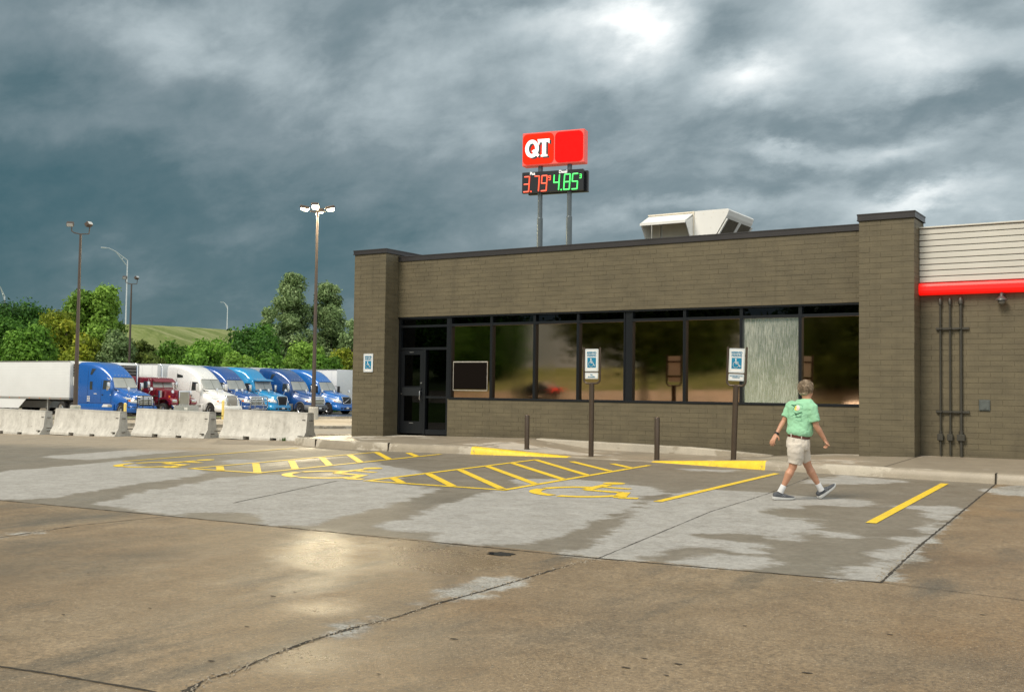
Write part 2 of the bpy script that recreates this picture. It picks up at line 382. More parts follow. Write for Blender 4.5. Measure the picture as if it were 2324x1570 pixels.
def grass_mat(name, a, b_, c_):
    m_ = D.materials.new(name); m_.use_nodes = True; t = NT(m_.node_tree); p = t.n['Principled BSDF']
    co = t.node('ShaderNodeTexCoord').outputs['Object']
    n = t.m('ADD', t.m('MULTIPLY', t.noise(co, .05, 6, .65), .6), t.m('MULTIPLY', t.noise(co, .9, 6, .7), .4))
    t.l.new(t.ramp(n, [(.40, a), (.5, b_), (.60, c_)]), p.inputs['Base Color']); p.inputs['Roughness'].default_value = .95; p.inputs['Specular IOR Level'].default_value = .1
    b = t.node('ShaderNodeBump'); b.inputs['Distance'].default_value = .4; b.inputs['Strength'].default_value = .8; t.l.new(t.noise(co, .7, 6, .7), b.inputs['Height']); t.l.new(b.outputs[0], p.inputs['Normal'])
    return m_
M['hill'] = grass_mat('meadow_grass', (.12, .165, .045), (.20, .24, .085), (.31, .32, .16))
M['grass'] = grass_mat('lawn_grass', (.06, .10, .02), (.10, .16, .03), (.16, .21, .06))
def leaf_mat(name, base, tint, k=.45):
    m_ = D.materials.new(name); m_.use_nodes = True; t = NT(m_.node_tree); p = t.n['Principled BSDF']
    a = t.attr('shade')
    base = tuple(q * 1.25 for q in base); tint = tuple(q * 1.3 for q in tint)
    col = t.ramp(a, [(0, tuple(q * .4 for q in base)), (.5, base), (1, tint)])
    t.l.new(col, p.inputs['Base Color']); p.inputs['Roughness'].default_value = .6; p.inputs['Specular IOR Level'].default_value = .25
    tr = t.node('ShaderNodeBsdfTranslucent'); t.l.new(col, tr.inputs[0])
    mx_ = t.node('ShaderNodeMixShader'); mx_.inputs[0].default_value = k * .6
    t.l.new(p.outputs[0], mx_.inputs[1]); t.l.new(tr.outputs[0], mx_.inputs[2]); t.l.new(mx_.outputs[0], t.n['Material Output'].inputs[0])
    return m_
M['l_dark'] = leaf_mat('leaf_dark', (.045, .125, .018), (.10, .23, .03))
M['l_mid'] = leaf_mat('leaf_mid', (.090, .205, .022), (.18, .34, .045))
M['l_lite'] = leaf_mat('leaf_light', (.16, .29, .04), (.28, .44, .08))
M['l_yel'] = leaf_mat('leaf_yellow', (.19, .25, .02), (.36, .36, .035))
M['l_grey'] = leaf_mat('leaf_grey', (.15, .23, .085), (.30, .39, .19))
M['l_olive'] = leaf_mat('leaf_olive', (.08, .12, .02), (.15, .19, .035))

def glass(name, tint, gl, fac, rough=.02, streak=0.):
    m_ = D.materials.new(name); m_.use_nodes = True; t = NT(m_.node_tree); t.n.remove(t.n['Principled BSDF'])
    tr = t.node('ShaderNodeBsdfTransparent'); tr.inputs[0].default_value = (*tint, 1)
    g = t.node('ShaderNodeBsdfGlossy'); g.inputs[0].default_value = (*gl, 1); g.inputs['Roughness'].default_value = rough
    mx_ = t.node('ShaderNodeMixShader'); mx_.inputs[0].default_value = fac
    if streak:
        co = t.node('ShaderNodeTexCoord').outputs['Object']
        s = t.noise(t.mapping(co, scale=(1, 1, .10)), 34, 7, .7); s2 = t.noise(t.mapping(co, scale=(1, 1, .25)), 3, 4)
        b = t.node('ShaderNodeBump'); b.inputs['Distance'].default_value = .002; b.inputs['Strength'].default_value = streak; t.l.new(s, b.inputs['Height']); t.l.new(b.outputs[0], g.inputs['Normal'])
        t.put(g, 'Roughness', t.mr(s2, .3, .7, rough * .5, rough * 2))
    t.l.new(tr.outputs[0], mx_.inputs[1]); t.l.new(g.outputs[0], mx_.inputs[2]); t.l.new(mx_.outputs[0], t.n['Material Output'].inputs[0])
    return m_
M['g_bronze'] = glass('bronze_film_glass', (.14, .075, .045), (.88, .60, .40), .56, .03, .045)
M['g_dark'] = glass('dark_glass', (.05, .05, .05), (.5, .55, .6), .055, .01)
def fog_glass():
    m_ = D.materials.new('fogged_glass'); m_.use_nodes = True; t = NT(m_.node_tree); t.n.remove(t.n['Principled BSDF'])
    co = t.node('ShaderNodeTexCoord').outputs['Object']
    s = t.noise(t.mapping(co, scale=(1, 1, .06)), 60, 8, .75, .2); s2 = t.noise(t.mapping(co, scale=(1, 1, .5)), 2.2, 4)
    k = t.mr(t.m('ADD', s, t.m('MULTIPLY', t.m('SUBTRACT', s2, .5), .35)), .42, .62)
    df = t.node('ShaderNodeBsdfDiffuse'); t.l.new(t.mix(k, (.38, .40, .34), (.60, .62, .54)), df.inputs[0])
    g = t.node('ShaderNodeBsdfGlossy'); g.inputs[0].default_value = (.80, .86, .78, 1); g.inputs['Roughness'].default_value = .12
    b = t.node('ShaderNodeBump'); b.inputs['Distance'].default_value = .002; b.inputs['Strength'].default_value = .35; t.l.new(s, b.inputs['Height']); t.l.new(b.outputs[0], g.inputs['Normal'])
    mx_ = t.node('ShaderNodeMixShader'); t.l.new(t.mr(k, 0, 1, .80, .42), mx_.inputs[0])
    t.l.new(df.outputs[0], mx_.inputs[1]); t.l.new(g.outputs[0], mx_.inputs[2]); t.l.new(mx_.outputs[0], t.n['Material Output'].inputs[0])
    return m_
M['g_fog'] = fog_glass()

# ------------------------------------------------------------------ ground
z5 = lambda a, b: (1162 + a / 2.0, 976 + b / 2.0)
DRY = [
 [(-60, 1075), (120, 1060), (279, 1045), (320, 1060), (431, 1064), (463, 1072), (400, 1086), (300, 1099), (200, 1114), (110, 1130), (40, 1132), (-60, 1135)],
 [(232, 1143), (330, 1115), (430, 1098), (540, 1080), (640, 1078), (700, 1084), (790, 1082), (850, 1092), (940, 1103), (1005, 1108), (960, 1122), (900, 1140), (800, 1165), (700, 1190), (600, 1191), (618, 1170), (540, 1162), (430, 1158), (395, 1171), (325, 1160), (300, 1148)],
 [(500, 1047), (540, 1042), (600, 1047), (580, 1055)],
 [(760, 1056), (840, 1052), (900, 1062), (960, 1074), (880, 1088), (800, 1080)],
 [(865, 1190), (930, 1178), (960, 1160), (1040, 1140), (1090, 1120), (1150, 1110), (1200, 1100), (1162, 1086), (1302, 1088), (1482, 1103), (1487, 1121), (1442, 1131), (1437, 1148), (1362, 1171), (1262, 1216), (1162, 1233), (1080, 1236), (1000, 1226), (1010, 1205), (930, 1205)],
 [z5(*p) for p in ((560, 375), (620, 340), (760, 290), (900, 270), (1160, 285), (1300, 330), (1310, 360), (1200, 355), (1110, 370), (1150, 395), (1360, 410), (1350, 470), (1280, 500), (1060, 460), (780, 465), (830, 490), (980, 500), (960, 520), (700, 520), (600, 570), (500, 590), (240, 555), (380, 530), (400, 490), (560, 410))],
 [z5(*p) for p in ((1160, 290), (1590, 318), (1560, 345), (1200, 320))],
 [z5(*p) for p in ((1310, 240), (1500, 205), (1780, 230), (1690, 242), (1400, 245))],
 [z5(*p) for p in ((760, 600), (900, 575), (1100, 580), (1160, 600), (1040, 630), (850, 622))],
 [z5(*p) for p in ((1000, 520), (1080, 510), (1150, 520), (1120, 558), (1020, 550))],
 [z5(*p) for p in ((1400, 465), (1500, 470), (1530, 485), (1420, 485))],
 [z5(*p) for p in ((1740, 345), (2030, 345), (2015, 375), (1955, 430), (1885, 480), (1830, 535), (1780, 590), (1720, 640), (1675, 688), (1440, 680), (1550, 650), (1560, 620), (1640, 600), (1680, 590), (1700, 550), (1790, 530), (1800, 500), (1870, 480), (1900, 420), (1880, 370), (1830, 350))],
 [z5(*p) for p in ((2160, 275), (2260, 250), (2400, 255), (2400, 305), (2200, 290))],
 [z5(*p) for p in ((780, 175), (1000, 182), (980, 188), (800, 182))],
 [(955, 1371), (1050, 1339), (1125, 1314), (1180, 1310), (1170, 1322), (1100, 1342), (1030, 1364)],
 [(720, 1447), (780, 1414), (850, 1399), (860, 1407), (800, 1429), (750, 1447)],
 [(-20, 1218), (40, 1209), (82, 1208), (50, 1215), (0, 1222)],
 [(100, 1036), (300, 1020), (420, 1015), (500, 1018), (340, 1030), (200, 1044)],
]
def poly_sdf(P, pts):
    n = len(P); inside = np.zeros(len(pts), bool); dmin = np.full(len(pts), 1e9)
    for i in range(n):
        a = P[i]; b = P[(i + 1) % n]
        c = ((a[1] > pts[:, 1]) != (b[1] > pts[:, 1]))
        xi = (b[0] - a[0]) * (pts[:, 1] - a[1]) / (b[1] - a[1] + 1e-12) + a[0]
        inside ^= c & (pts[:, 0] < xi)
        ab = b - a; t = np.clip(((pts - a) @ ab) / (ab @ ab + 1e-12), 0, 1)
        d = np.hypot(*(pts - (a + t[:, None] * ab)).T); dmin = np.minimum(dmin, d)
    return np.where(inside, dmin, -dmin)
def seq(parts):
    out = []
    for a, b, s in parts:
        n = max(1, round((b - a) / s)); out += [a + (b - a) * i / n for i in range(n)]
    return out + [parts[-1][1]]
def dry_field(pts):
    d = np.full(len(pts), -6.)
    for poly in DRY:
        P = np.array([tuple(gpt(*q))[:2] for q in poly]); d = np.maximum(d, poly_sdf(P, pts))
    return d
JX0, JX1 = gpt(0, 1135), gpt(2000, 1322)
gx = seq([(-900, -200, 100), (-200, -60, 12), (-60, -26, 1.2), (-26, 4, .16), (4, 40, 2), (40, 900, 90)])
gy = seq([(-600, -90, 60), (-90, -16, 4), (-16, 1, 1), (1, 21.5, .16), (21.5, 60, 1.2), (60, 200, 10), (200, 1200, 100)])
nx, ny = len(gx), len(gy)
XY = np.array([(x, y) for y in gy for x in gx])
verts = [(x, y, G(x, y)) for x, y in XY]
faces = [(j * nx + i, j * nx + i + 1, (j + 1) * nx + i + 1, (j + 1) * nx + i) for j in range(ny - 1) for i in range(nx - 1)]
def is_grass(y, x): return y < -22
def yard(x, y): return 1 if (y > 23 and x < -18) else 2 if y < -24 else 3 if y > 110 else 0
me = D.meshes.new('ground'); me.from_pydata(verts, [], faces)
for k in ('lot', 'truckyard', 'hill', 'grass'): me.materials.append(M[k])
mi = []
for f in faces:
    x = (verts[f[0]][0] + verts[f[2]][0]) / 2; y = (verts[f[0]][1] + verts[f[2]][1]) / 2
    mi.append(1 if (y > 22.6 and x < -13) and y < 110 else (2 if y < -46 else 3 if y < -22 and not -43 < y < -38 else 0 if y <= 110 else 2))
me.polygons.foreach_set('material_index', mi); me.polygons.foreach_set('use_smooth', [True] * len(faces))
near = (XY[:, 0] > -45) & (XY[:, 0] < 12) & (XY[:, 1] > -2) & (XY[:, 1] < 22)
dv = np.full(len(XY), -6.); dv[near] = dry_field(XY[near])
me.attributes.new('dry', 'FLOAT', 'POINT').data.foreach_set('value', dv.astype(np.float32))
WET = [[(740 + 90 * math.cos(a / 2.5), 1252 + 50 * math.sin(a / 2.5)) for a in range(16)], [(738 + 70 * math.cos(a / 2.5), 1380 + 15 * math.sin(a / 2.5)) for a in range(16)], [(720 + 110 * math.cos(a / 2.5), 1490 + 36 * math.sin(a / 2.5)) for a in range(16)],
       [(830, 1225), (1160, 1262), (1180, 1290), (1000, 1312), (860, 1290)]]
wv_ = np.full(len(XY), -6.)
for poly in WET:
    wv_[near] = np.maximum(wv_[near], poly_sdf(np.array([tuple(gpt(*q))[:2] for q in poly]), XY[near]))
me.attributes.new('wet', 'FLOAT', 'POINT').data.foreach_set('value', wv_.astype(np.float32))
jd = Vector((JX1.x - JX0.x, JX1.y - JX0.y)).normalized()
fr = (XY[:, 0] - JX0.x) * jd.y - (XY[:, 1] - JX0.y) * jd.x
J2a, J2b = gpt(2000, 1322), gpt(2260, 1098); j2 = Vector((J2b.x - J2a.x, J2b.y - J2a.y)).normalized()
fr2 = (XY[:, 0] - J2a.x) * j2.y - (XY[:, 1] - J2a.y) * j2.x
me.attributes.new('front', 'FLOAT', 'POINT').data.foreach_set('value', np.maximum(fr, fr2).astype(np.float32))
link_mesh('ground', me, None, kind='structure')

# strips painted or worn on the lot, draped on it
def drape(bm, pts, w_, dz=.005, step=.25, jag=0., wf=None):
    P = [Vector((p[0], p[1])) for p in pts]; L = []
    for a, b in zip(P[:-1], P[1:]):
        n = max(1, int((b - a).length / step)); L += [a + (b - a) * i / n for i in range(n)]
    L.append(P[-1]); prev = None
    for i, p in enumerate(L):
        d = (L[min(i + 1, len(L) - 1)] - L[max(i - 1, 0)]).normalized(); n = Vector((-d.y, d.x))
        ww = (wf(i / (len(L) - 1)) if wf else w_) / 2
        q = [p + n * (ww * (1 + random.uniform(-jag, jag)) + random.uniform(-jag, jag) * .01), p - n * (ww * (1 + random.uniform(-jag, jag)))]
        cur = [bm.verts.new((a.x, a.y, G(a.x, a.y) + dz)) for a in q]
        if prev: bm.faces.new((prev[0], prev[1], cur[1], cur[0]))
        prev = cur
g5 = lambda a, b: gpt(*z5(a, b)).xy
z4 = lambda a, b: gpt(279 + a / 2.5, 976 + b / 2.5).xy
M['crack'] = mat('joint_dirt', (.040, .032, .022), .95, var=.3, vscale=9)
M['chip'] = mat('joint_grit', (.30, .26, .20), .9, var=.4, vscale=20)
JOINTS = [([gpt(-200, 1112).xy, gpt(0, 1135).xy, gpt(375, 1170).xy, gpt(1360, 1267).xy, gpt(2000, 1322).xy], .022, .5),
          ([gpt(2000, 1322).xy, gpt(2085, 1240).xy, gpt(2260, 1098).xy], .020, .5),
          ([gpt(1357, 1267).xy, gpt(1612, 1161).xy, gpt(1740, 1121).xy, gpt(1835, 1084).xy], .009, .3),
          ([gpt(530, 1141).xy, gpt(765, 1091).xy], .016, .4),
          ([gpt(2000, 1322).xy, gpt(2324, 1362).xy, gpt(2500, 1385).xy], .008, .4),
          ([gpt(-40, 1226).xy, gpt(180, 1192).xy, gpt(375, 1172).xy], .016, .6),
          ([gpt(-30, 1508).xy, gpt(120, 1530).xy, gpt(350, 1570).xy, gpt(420, 1590).xy], .016, .4)]
for pts, w_, jg in JOINTS:
    bm = B(); drape(bm, pts, w_, .004, .07, jg); obj('joint', bm, M['crack'], kind='structure')
# the broken joint across the drive
bp = [gpt(*q).xy for q in ((395, 1589), (460, 1545), (540, 1520), (620, 1485), (700, 1455), (800, 1425), (900, 1400), (990, 1370), (1100, 1340), (1200, 1310), (1290, 1283), (1357, 1267))]
bm = B(); rr = [random.uniform(.3, 1) for _ in range(60)]
def brk(t): return (.012 + .045 * max(0, math.sin(t * 23 + 1) * .5 + .4 * math.sin(t * 61)) * (1 - t * .75)) * (1 if t < .85 else .5)
drape(bm, bp, .05, .004, .03, .45, brk); obj('joint', bm, M['crack'], kind='structure')
bm = B()
for i in range(420):
    t = random.random() ** 1.2; k = t * (len(bp) - 1); a = bp[int(k)]; b_ = bp[min(int(k) + 1, len(bp) - 1)]; p = a.lerp(b_, k - int(k))
    q = Vector((p.x + random.gauss(0, .028), p.y + random.gauss(0, .028))); r = random.uniform(.003, .010)
    MM = Matrix.Translation((q.x, q.y, G(q.x, q.y) + r * .3)) @ Matrix.Rotation(random.uniform(0, 6), 4, Vector((random.random(), random.random(), random.random())).normalized()) @ Matrix.Diagonal((1, random.uniform(.6, 1), random.uniform(.4, .8), 1))
    bmesh.ops.create_icosphere(bm, subdivisions=1, radius=r, matrix=MM)
for (u0, v0, u1, v1, n_) in ((1990, 1318, 2080, 1240, 140), (600, 1190, 1100, 1246, 130), (0, 1222, 180, 1192, 60)):
    for i in range(n_):
        t = random.random(); p = gpt(u0 + (u1 - u0) * t, v0 + (v1 - v0) * t); q = Vector((p.x + random.gauss(0, .03), p.y + random.gauss(0, .03))); r = random.uniform(.003, .009)
        bmesh.ops.create_icosphere(bm, subdivisions=1, radius=r, matrix=Matrix.Translation((q.x, q.y, G(q.x, q.y) + r * .3)) @ Matrix.Diagonal((1, .8, .6, 1)))
tag(obj('joint_grit', bm, M['chip']), 'loose grit and broken concrete crumbs along the slab joints', 'grit', kind='stuff')
# puddle in the small pothole
def blob_patch(bm, c, rx, ry, dz, n=18):
    vs_ = []
    for k in range(n):
        a = 2 * PI * k / n; f = random.uniform(.75, 1.15); x = c[0] + math.cos(a) * rx * f; y = c[1] + math.sin(a) * ry * f; vs_.append(bm.verts.new((x, y, G(x, y) + dz)))
    bm.faces.new(vs_)
bm = B(); c = gpt(1137, 1257); blob_patch(bm, c, .13, .10, .004); M['puddle'] = mat('puddle', (.02, .025, .03), .04); tag(obj('puddle', bm, M['puddle']), kind='structure')
bm = B()
for q in ((1540, 1507), (1462, 1494), (1832, 1527), (1512, 1533), (620, 1353), (670, 1344), (480, 1500), (560, 1422), (1015, 1240), (1085, 1248), (200, 1300), (340, 1380), (144, 1395), (860, 1530), (1030, 1450), (1420, 1515), (1690, 1420), (2020, 1440), (2230, 1395)):
    c = gpt(*q); s = random.uniform(.35, .9); blob_patch(bm, c, .035 * s, .014 * s, .004, 9)
tag(obj('pavement_pits', bm, mat('pit_dirt', (.055, .042, .028), .8)), kind='structure')

def thing_strips(name, label, cat, strips, group=None, m_=None):
    """one paint marking laid on the lot"""
    c = Vector(strips[0][0][0])
    bm = B()
    for pts, w_ in strips: drape(bm, pts, w_, .006, .3)
    o = obj(name, bm, m_ or M['yellow']); return tag(o, label, cat, group)
V2 = Vector
def L(a, b): return [V2(a), V2(b)]
thing_strips('parking_line', 'yellow stall line just left of the walking man', 'parking line', [(L((-5.93, 12.72), (-6.12, 17.85)), .115)], 'single stall lines')
thing_strips('parking_line', 'yellow stall line right of the walking man, farthest right of all', 'parking line', [(L((-3.12, 12.2), (-3.40, 17.65)), .115)], 'single stall lines')
thing_strips('parking_line', 'faint thin yellow stall line at far left beyond the farthest wheelchair symbol', 'parking line', [(L(tuple(z4(0, 178)), tuple(z4(995, 101))), .10)])
BARS1 = [((-14.822, 13.50), (-13.96, 12.74)), ((-14.876, 14.42), (-13.16, 12.80)), ((-14.83, 15.30), (-13.20, 13.72)), ((-14.95, 16.28), (-13.23, 14.62)), ((-15.02, 17.20), (-13.32, 15.56)), ((-15.08, 18.15), (-13.36, 16.46)), ((-14.36, 18.33), (-13.39, 17.38))]
BARS2 = [((-10.73, 13.32), (-10.14, 12.80)), ((-10.76, 14.27), (-9.24, 12.84)), ((-10.80, 15.22), (-8.44, 12.93)), ((-10.86, 16.15), (-8.40, 13.80)), ((-10.93, 17.08), (-8.46, 14.72)), ((-10.96, 18.0), (-8.53, 15.62)), ((-10.22, 18.08), (-8.60, 16.56)), ((-9.34, 18.06), (-8.65, 17.42))]
thing_strips('access_aisle', 'yellow hatched access aisle farther from the man, nearer the jersey barriers', 'aisle marking',
             [(L((-14.885, 12.86), (-15.15, 18.3)), .11), (L((-14.93, 12.9), (-13.0, 12.72)), .11), (L((-13.07, 12.72), (-13.44, 18.25)), .11)] + [(L(a, b), .13) for a, b in BARS1], 'hatched access aisles')
thing_strips('access_aisle', 'yellow hatched access aisle in front of the two parking signs', 'aisle marking',
             [(L((-10.75, 12.70), (-11.0, 18.1)), .11), (L((-10.8, 12.72), (-8.26, 12.80)), .11), (L((-8.32, 12.78), (-8.62, 18.15)), .11)] + [(L(a, b), .13) for a, b in BARS2], 'hatched access aisles')
def isa(cx, cy, label):
    bm = B(); s = .65
    def arc(a0, a1, r=.65, w_=.17):
        n = 14; pts = [(cx + r * math.cos(R_(a0 + (a1 - a0) * i / n)), cy + r * math.sin(R_(a0 + (a1 - a0) * i / n))) for i in range(n + 1)]
        drape(bm, pts, w_, .006, .2)
    arc(108, 172); arc(180, 262); arc(270, 345)
    def st(a, b, w_=.17): drape(bm, [(cx + a[0], cy + a[1]), (cx + b[0], cy + b[1])], w_, .006, .2)
    st((-.18, 1.12), (-.10, .30)); st((-.12, .78), (.38, .74), .13); st((-.08, .26), (.50, .22)); st((.52, .28), (.78, -.40)); st((.78, -.40), (1.02, -.32))
    vs_ = []
    for k in range(16):
        a = 2 * PI * k / 16; x, y = cx - .2 + .17 * math.cos(a), cy + 1.36 + .17 * math.sin(a); vs_.append(bm.verts.new((x, y, G(x, y) + .006)))
    bm.faces.new(vs_)
    return tag(obj('wheelchair_symbol', bm, M['yellow']), label, 'pavement symbol', 'painted wheelchair symbols')
isa(-7.32, 13.25, 'yellow wheelchair symbol nearest the walking man, right of the nearer hatched aisle')
isa(-11.98, 13.2, 'yellow wheelchair symbol between the two hatched aisles')
isa(-16.3, 13.3, 'yellow wheelchair symbol left of both hatched aisles')

# ------------------------------------------------------------------ sidewalk, kerbs
KX = [-20.35, -19.6, -18.6, -17.3, -16.2, -15.0, -12.92, -10.81, -8.95, -6.54, -2.75, 9.0]
KY = [21.3, 20.35, 19.65, 19.12, 18.85, 18.68, 18.62, 18.98, 18.96, 18.50, 18.13, 17.9]
KZ = [.36, .38, .42, .44, .455, .465, .47, .335, .333, .47, .47, .47]
def kline(x): return float(np.interp(x, KX, KY))
def kz(x): return float(np.interp(x, KX, KZ))
def wz(x): return float(np.interp(x, [-20, -18, -12.9, -11.4, -8.6, -7.6, -6.2, -4.5, 9], [.40, .50, .575, .40, .375, .40, .50, .545, .57]))
def SW(x, y):
    t = min(max((y - kline(x)) / (21.3 - kline(x) + 1e-6), 0), 1) if x > -18 else min(max((y - kline(x)) / 2.4, 0), 1)
    return kz(x) + (wz(x) - kz(x)) * t
sx = sorted(set(seq([(-20.35, 9, .25)]) + KX))
rows = 10; verts = []; faces = []
for x in sx:
    y0 = kline(x); y1 = 21.36 if x > -18.0 else (21.3 + (min(-18, x) + 18) * -.5 if x > -19 else max(y0 + .02, 21.8 - (-19 - x) * .4))
    for j in range(rows + 1):
        y = y0 + .02 + (y1 - y0 - .02) * j / rows; verts.append((x, y, SW(x, y)))
for i in range(len(sx) - 1):
    for j in range(rows):
        a = i * (rows + 1) + j; faces.append((a, a + rows + 1, a + rows + 2, a + 1))
me = D.meshes.new('sidewalk'); me.from_pydata(verts, [], faces); link_mesh('sidewalk', me, M['walk'], smooth=True, kind='structure')
def kerb_run(name, x0, x1, m_, dz=0., parent=None, out=0.):
    xs = [x0] + [x for x in sx if x0 < x < x1] + [x1]
    bm = B(); prev = None
    for x in xs:
        y = kline(x) - out; z = kz(x) + dz; g = G(x, y)
        h = max(z - g, .002); r = min(.025, h * .5)
        cur = [bm.verts.new(p) for p in ((x, y - .045, g - .02), (x, y - .030, g + h * .3), (x, y - .010, z - r), (x, y + r * .5, z - r * .15), (x, y + .03, z), (x, y + .16, z + .003))]
        if prev:
            for k in range(5): bm.faces.new((prev[k], cur[k], cur[k + 1], prev[k + 1]))
        prev = cur
    return obj(name, bm, m_, smooth=True, parent=parent)
for a, b_ in ((-20.35, -18.0), (-17.98, -15.2), (-15.18, -12.92), (-10.81, -8.95), (-6.54, -2.76), (-2.735, 9.0)):
    tag(kerb_run('kerb', a, b_, M['kerb'], .004), kind='structure')
tag(kerb_run('painted_kerb', -12.92, -10.81, M['yellow'], .005), 'yellow painted kerb flare tapering down left of the ramp', 'kerb', 'yellow painted kerb flares')
tag(kerb_run('painted_kerb', -8.95, -6.54, M['yellow'], .005), 'yellow painted kerb flare rising towards the man, right of the ramp', 'kerb', 'yellow painted kerb flares')
bm = B()
for x in (-15.19, -17.99, -2.745):     # open kerb joints
    y = kline(x); box(bm, x - .010, x + .010, y - .05, y + .14, G(x, y) - .01, kz(x) + .008)
for x in (-17, -14, -12.9, -7.7, -4.5, -2.2, 1.2):
    pts = [(x, kline(x) + .15 + (21.2 - kline(x) - .15) * i / 8) for i in range(9)]
    for a, b_ in zip(pts[:-1], pts[1:]):
        f = [bm.verts.new((q[0] + s, q[1], SW(*q) + .004)) for q, s in ((a, -.006), (a, .006), (b_, .006), (b_, -.006))]; bm.faces.new(f)
tag(obj('sidewalk_joints', bm, M['crack']), kind='structure')
# low retaining kerb against the wall behind the ramp
bm = B(); prev = None
for i in range(26):
    x = -12.85 + (12.85 - 7.35) * i / 25; zt = np.interp(x, [-12.85, -12, -9, -7.35], [.575, .560, .520, wz(-7.35) + .006]); 
    ring = [(x, 21.08, SW(x, 21.08) - .03), (x, 21.09, zt - .012), (x, 21.105, zt), (x, 21.30, zt + .006)]
    cur = [bm.verts.new(p) for p in ring]
    if prev:
        for k in range(3): bm.faces.new((prev[k], cur[k], cur[k + 1], prev[k + 1]))
    prev = cur
tag(obj('wall_kerb', bm, M['kerb'], smooth=False), kind='structure')
# kerbs, yard and grass strip between the lot and the parked trucks
def kerb_strip(pts, w_, h, m_):
    bm = B()
    for (a, b_) in zip(pts[:-1], pts[1:]):
        a = V2(a); b_ = V2(b_); n = max(1, int((b_ - a).length / 2)); d = (b_ - a).normalized(); nn = V2((-d.y, d.x)) * w_ / 2
        for i in range(n):
            p = a.lerp(b_, i / n); q = a.lerp(b_, (i + 1) / n)
            r_ = []
            for s in (p - nn, q - nn, q + nn, p + nn): r_.append(s)
            lo = [bm.verts.new((s.x, s.y, G(s.x, s.y) - .05)) for s in r_]; hi = [bm.verts.new((s.x, s.y, G(s.x, s.y) + h)) for s in r_]
            bm.faces.new(hi)
            for k in range(4): bm.faces.new((lo[k], lo[(k + 1) % 4], hi[(k + 1) % 4], hi[k]))
    return tag(obj('yard_kerb', fixn(bm), m_), kind='structure')
kerb_strip([(-44, 33), (-40.6, 44), (-39.6, 52), (-38, 62)], 1.0, .16, M['kerb'])
kerb_strip([(-30, 24.6), (-22, 25.4), (-17, 26)], .3, .06, M['kerb'])
kerb_strip([(-61.8, 40), (-59.5, 52), (-56, 61), (-54, 66), (-50, 80)], .35, .15, M['kerb'])
def sheet(name, poly, dz, m_, step=2.0, **k):
    bm = B(); P = [V2(p) for p in poly]; c = sum(P, V2((0, 0))) / len(P)
    cv = bm.verts.new((c.x, c.y, G(c.x, c.y) + dz)); vs_ = []
    for a, b_ in zip(P, P[1:] + P[:1]):
        n = max(1, int((b_ - a).length / step))
        for i in range(n): q = a.lerp(b_, i / n); vs_.append(bm.verts.new((q.x, q.y, G(q.x, q.y) + dz)))
    for i in range(len(vs_)): bm.faces.new((cv, vs_[i], vs_[(i + 1) % len(vs_)]))
    return tag(obj(name, fixn(bm), m_), **k)
sheet('grass_verge', [(-61.4, 41), (-59.2, 52), (-56.4, 59.5), (-58, 62.5), (-62.4, 56), (-64, 47), (-65, 41)], .09, M['grass'], kind='structure')
sheet('wet_asphalt', [(-56, 62), (-50, 84), (-66, 92), (-66, 63)], .02, M['asphalt'], kind='structure')
def tuft(c, n, r, h, name, label, m_=None):
    bm = B()
    for i in range(n):
        a = random.uniform(0, 2 * PI); q = Vector(c) + Vector((math.cos(a), math.sin(a), 0)) * r * random.random(); q.z = G(q.x, q.y)
        hh = h * random.uniform(.5, 1); l = Vector((random.gauss(0, .3), random.gauss(0, .3), 1)).normalized() * hh; s = Vector((math.cos(a + 1), math.sin(a + 1), 0)) * .006
        v_ = [bm.verts.new(p) for p in (q - s, q + s, q + l * .6 + s * .7, q + l, q + l * .6 - s * .7)]; bm.faces.new(v_)
    return tag(obj(name, bm, m_ or M['l_mid']), label, 'weeds', kind='stuff')
tuft(gpt(645, 1000), 90, .14, .12, 'weed_tuft', 'small weed tuft in front of the rightmost barrier')
tuft(gpt(482, 993), 60, .12, .45, 'weed_tuft', 'tall thin weeds growing at the right end of the third barrier')
tuft(gpt(440, 992), 80, .3, .1, 'weed_tuft', 'low weeds along the foot of the third barrier')

# ------------------------------------------------------------------ the shop building
XL, XW, XP0, XP1, YW, YP = -18.12, -17.1, -5.54, -4.53, 21.3, 20.8
bld = empty('shop_building', (-11, 21.3, 0), label='single storey olive painted brick shop with bronze windows and white panel fascia', cat='building')
bo = Vector((-11, 21.3, 0))
def bobj(name, bm, m_, parent=None, **k):
    bmesh.ops.translate(bm, vec=-bo, verts=bm.verts[:]); o = obj(name, bm, m_, parent or bld, **k); return o
bm = B(); e = .0042
box(bm, XW, XP0 + .02, YW + e, 21.60, 3.46, 4.86)                    # band over windows
box(bm, -15.52, XP0 + .02, YW + e, 21.60, .2, 1.44)                  # wall under the windows
box(bm, XL + e, XW - e, YP + e, 22.6, .2, 5.03)                       # left pilaster
box(bm, XP0 + e, XP1 - e, YP + e, 21.62, .2, 4.96)                    # right pilaster
box(bm, XP1 - e, 9, YW + e, 21.60, .2, 3.60)                          # wall to the right
box(bm, XP1 - .02, 9, YW + .1, 21.60, 3.60, 4.82)
box(bm, XL + .05, XL + .35, 22.6, 40, .0, 4.86); box(bm, XL + .35, 9, 39.7, 40, .0, 4.86); box(bm, 8.7, 9, 21.6, 39.7, 0, 4.82)
bobj('wall', bm, M['mortar'])
bm = B(); box(bm, XL + .35, 8.7, 21.6, 39.7, 4.50, 4.58); bobj('roof', bm, M['dark'])
bm = B(); box(bm, XL + .4, -4.7, 24.2, 24.3, .5, 4.5); box(bm, XL + .4, -4.7, 21.6, 24.2, .46, .5); box(bm, -4.75, -4.65, 21.6, 24.2, .5, 4.5); box(bm, XL + .4, -4.7, 21.6, 24.2, 3.6, 3.66); bobj('interior', bm, M['dark'])
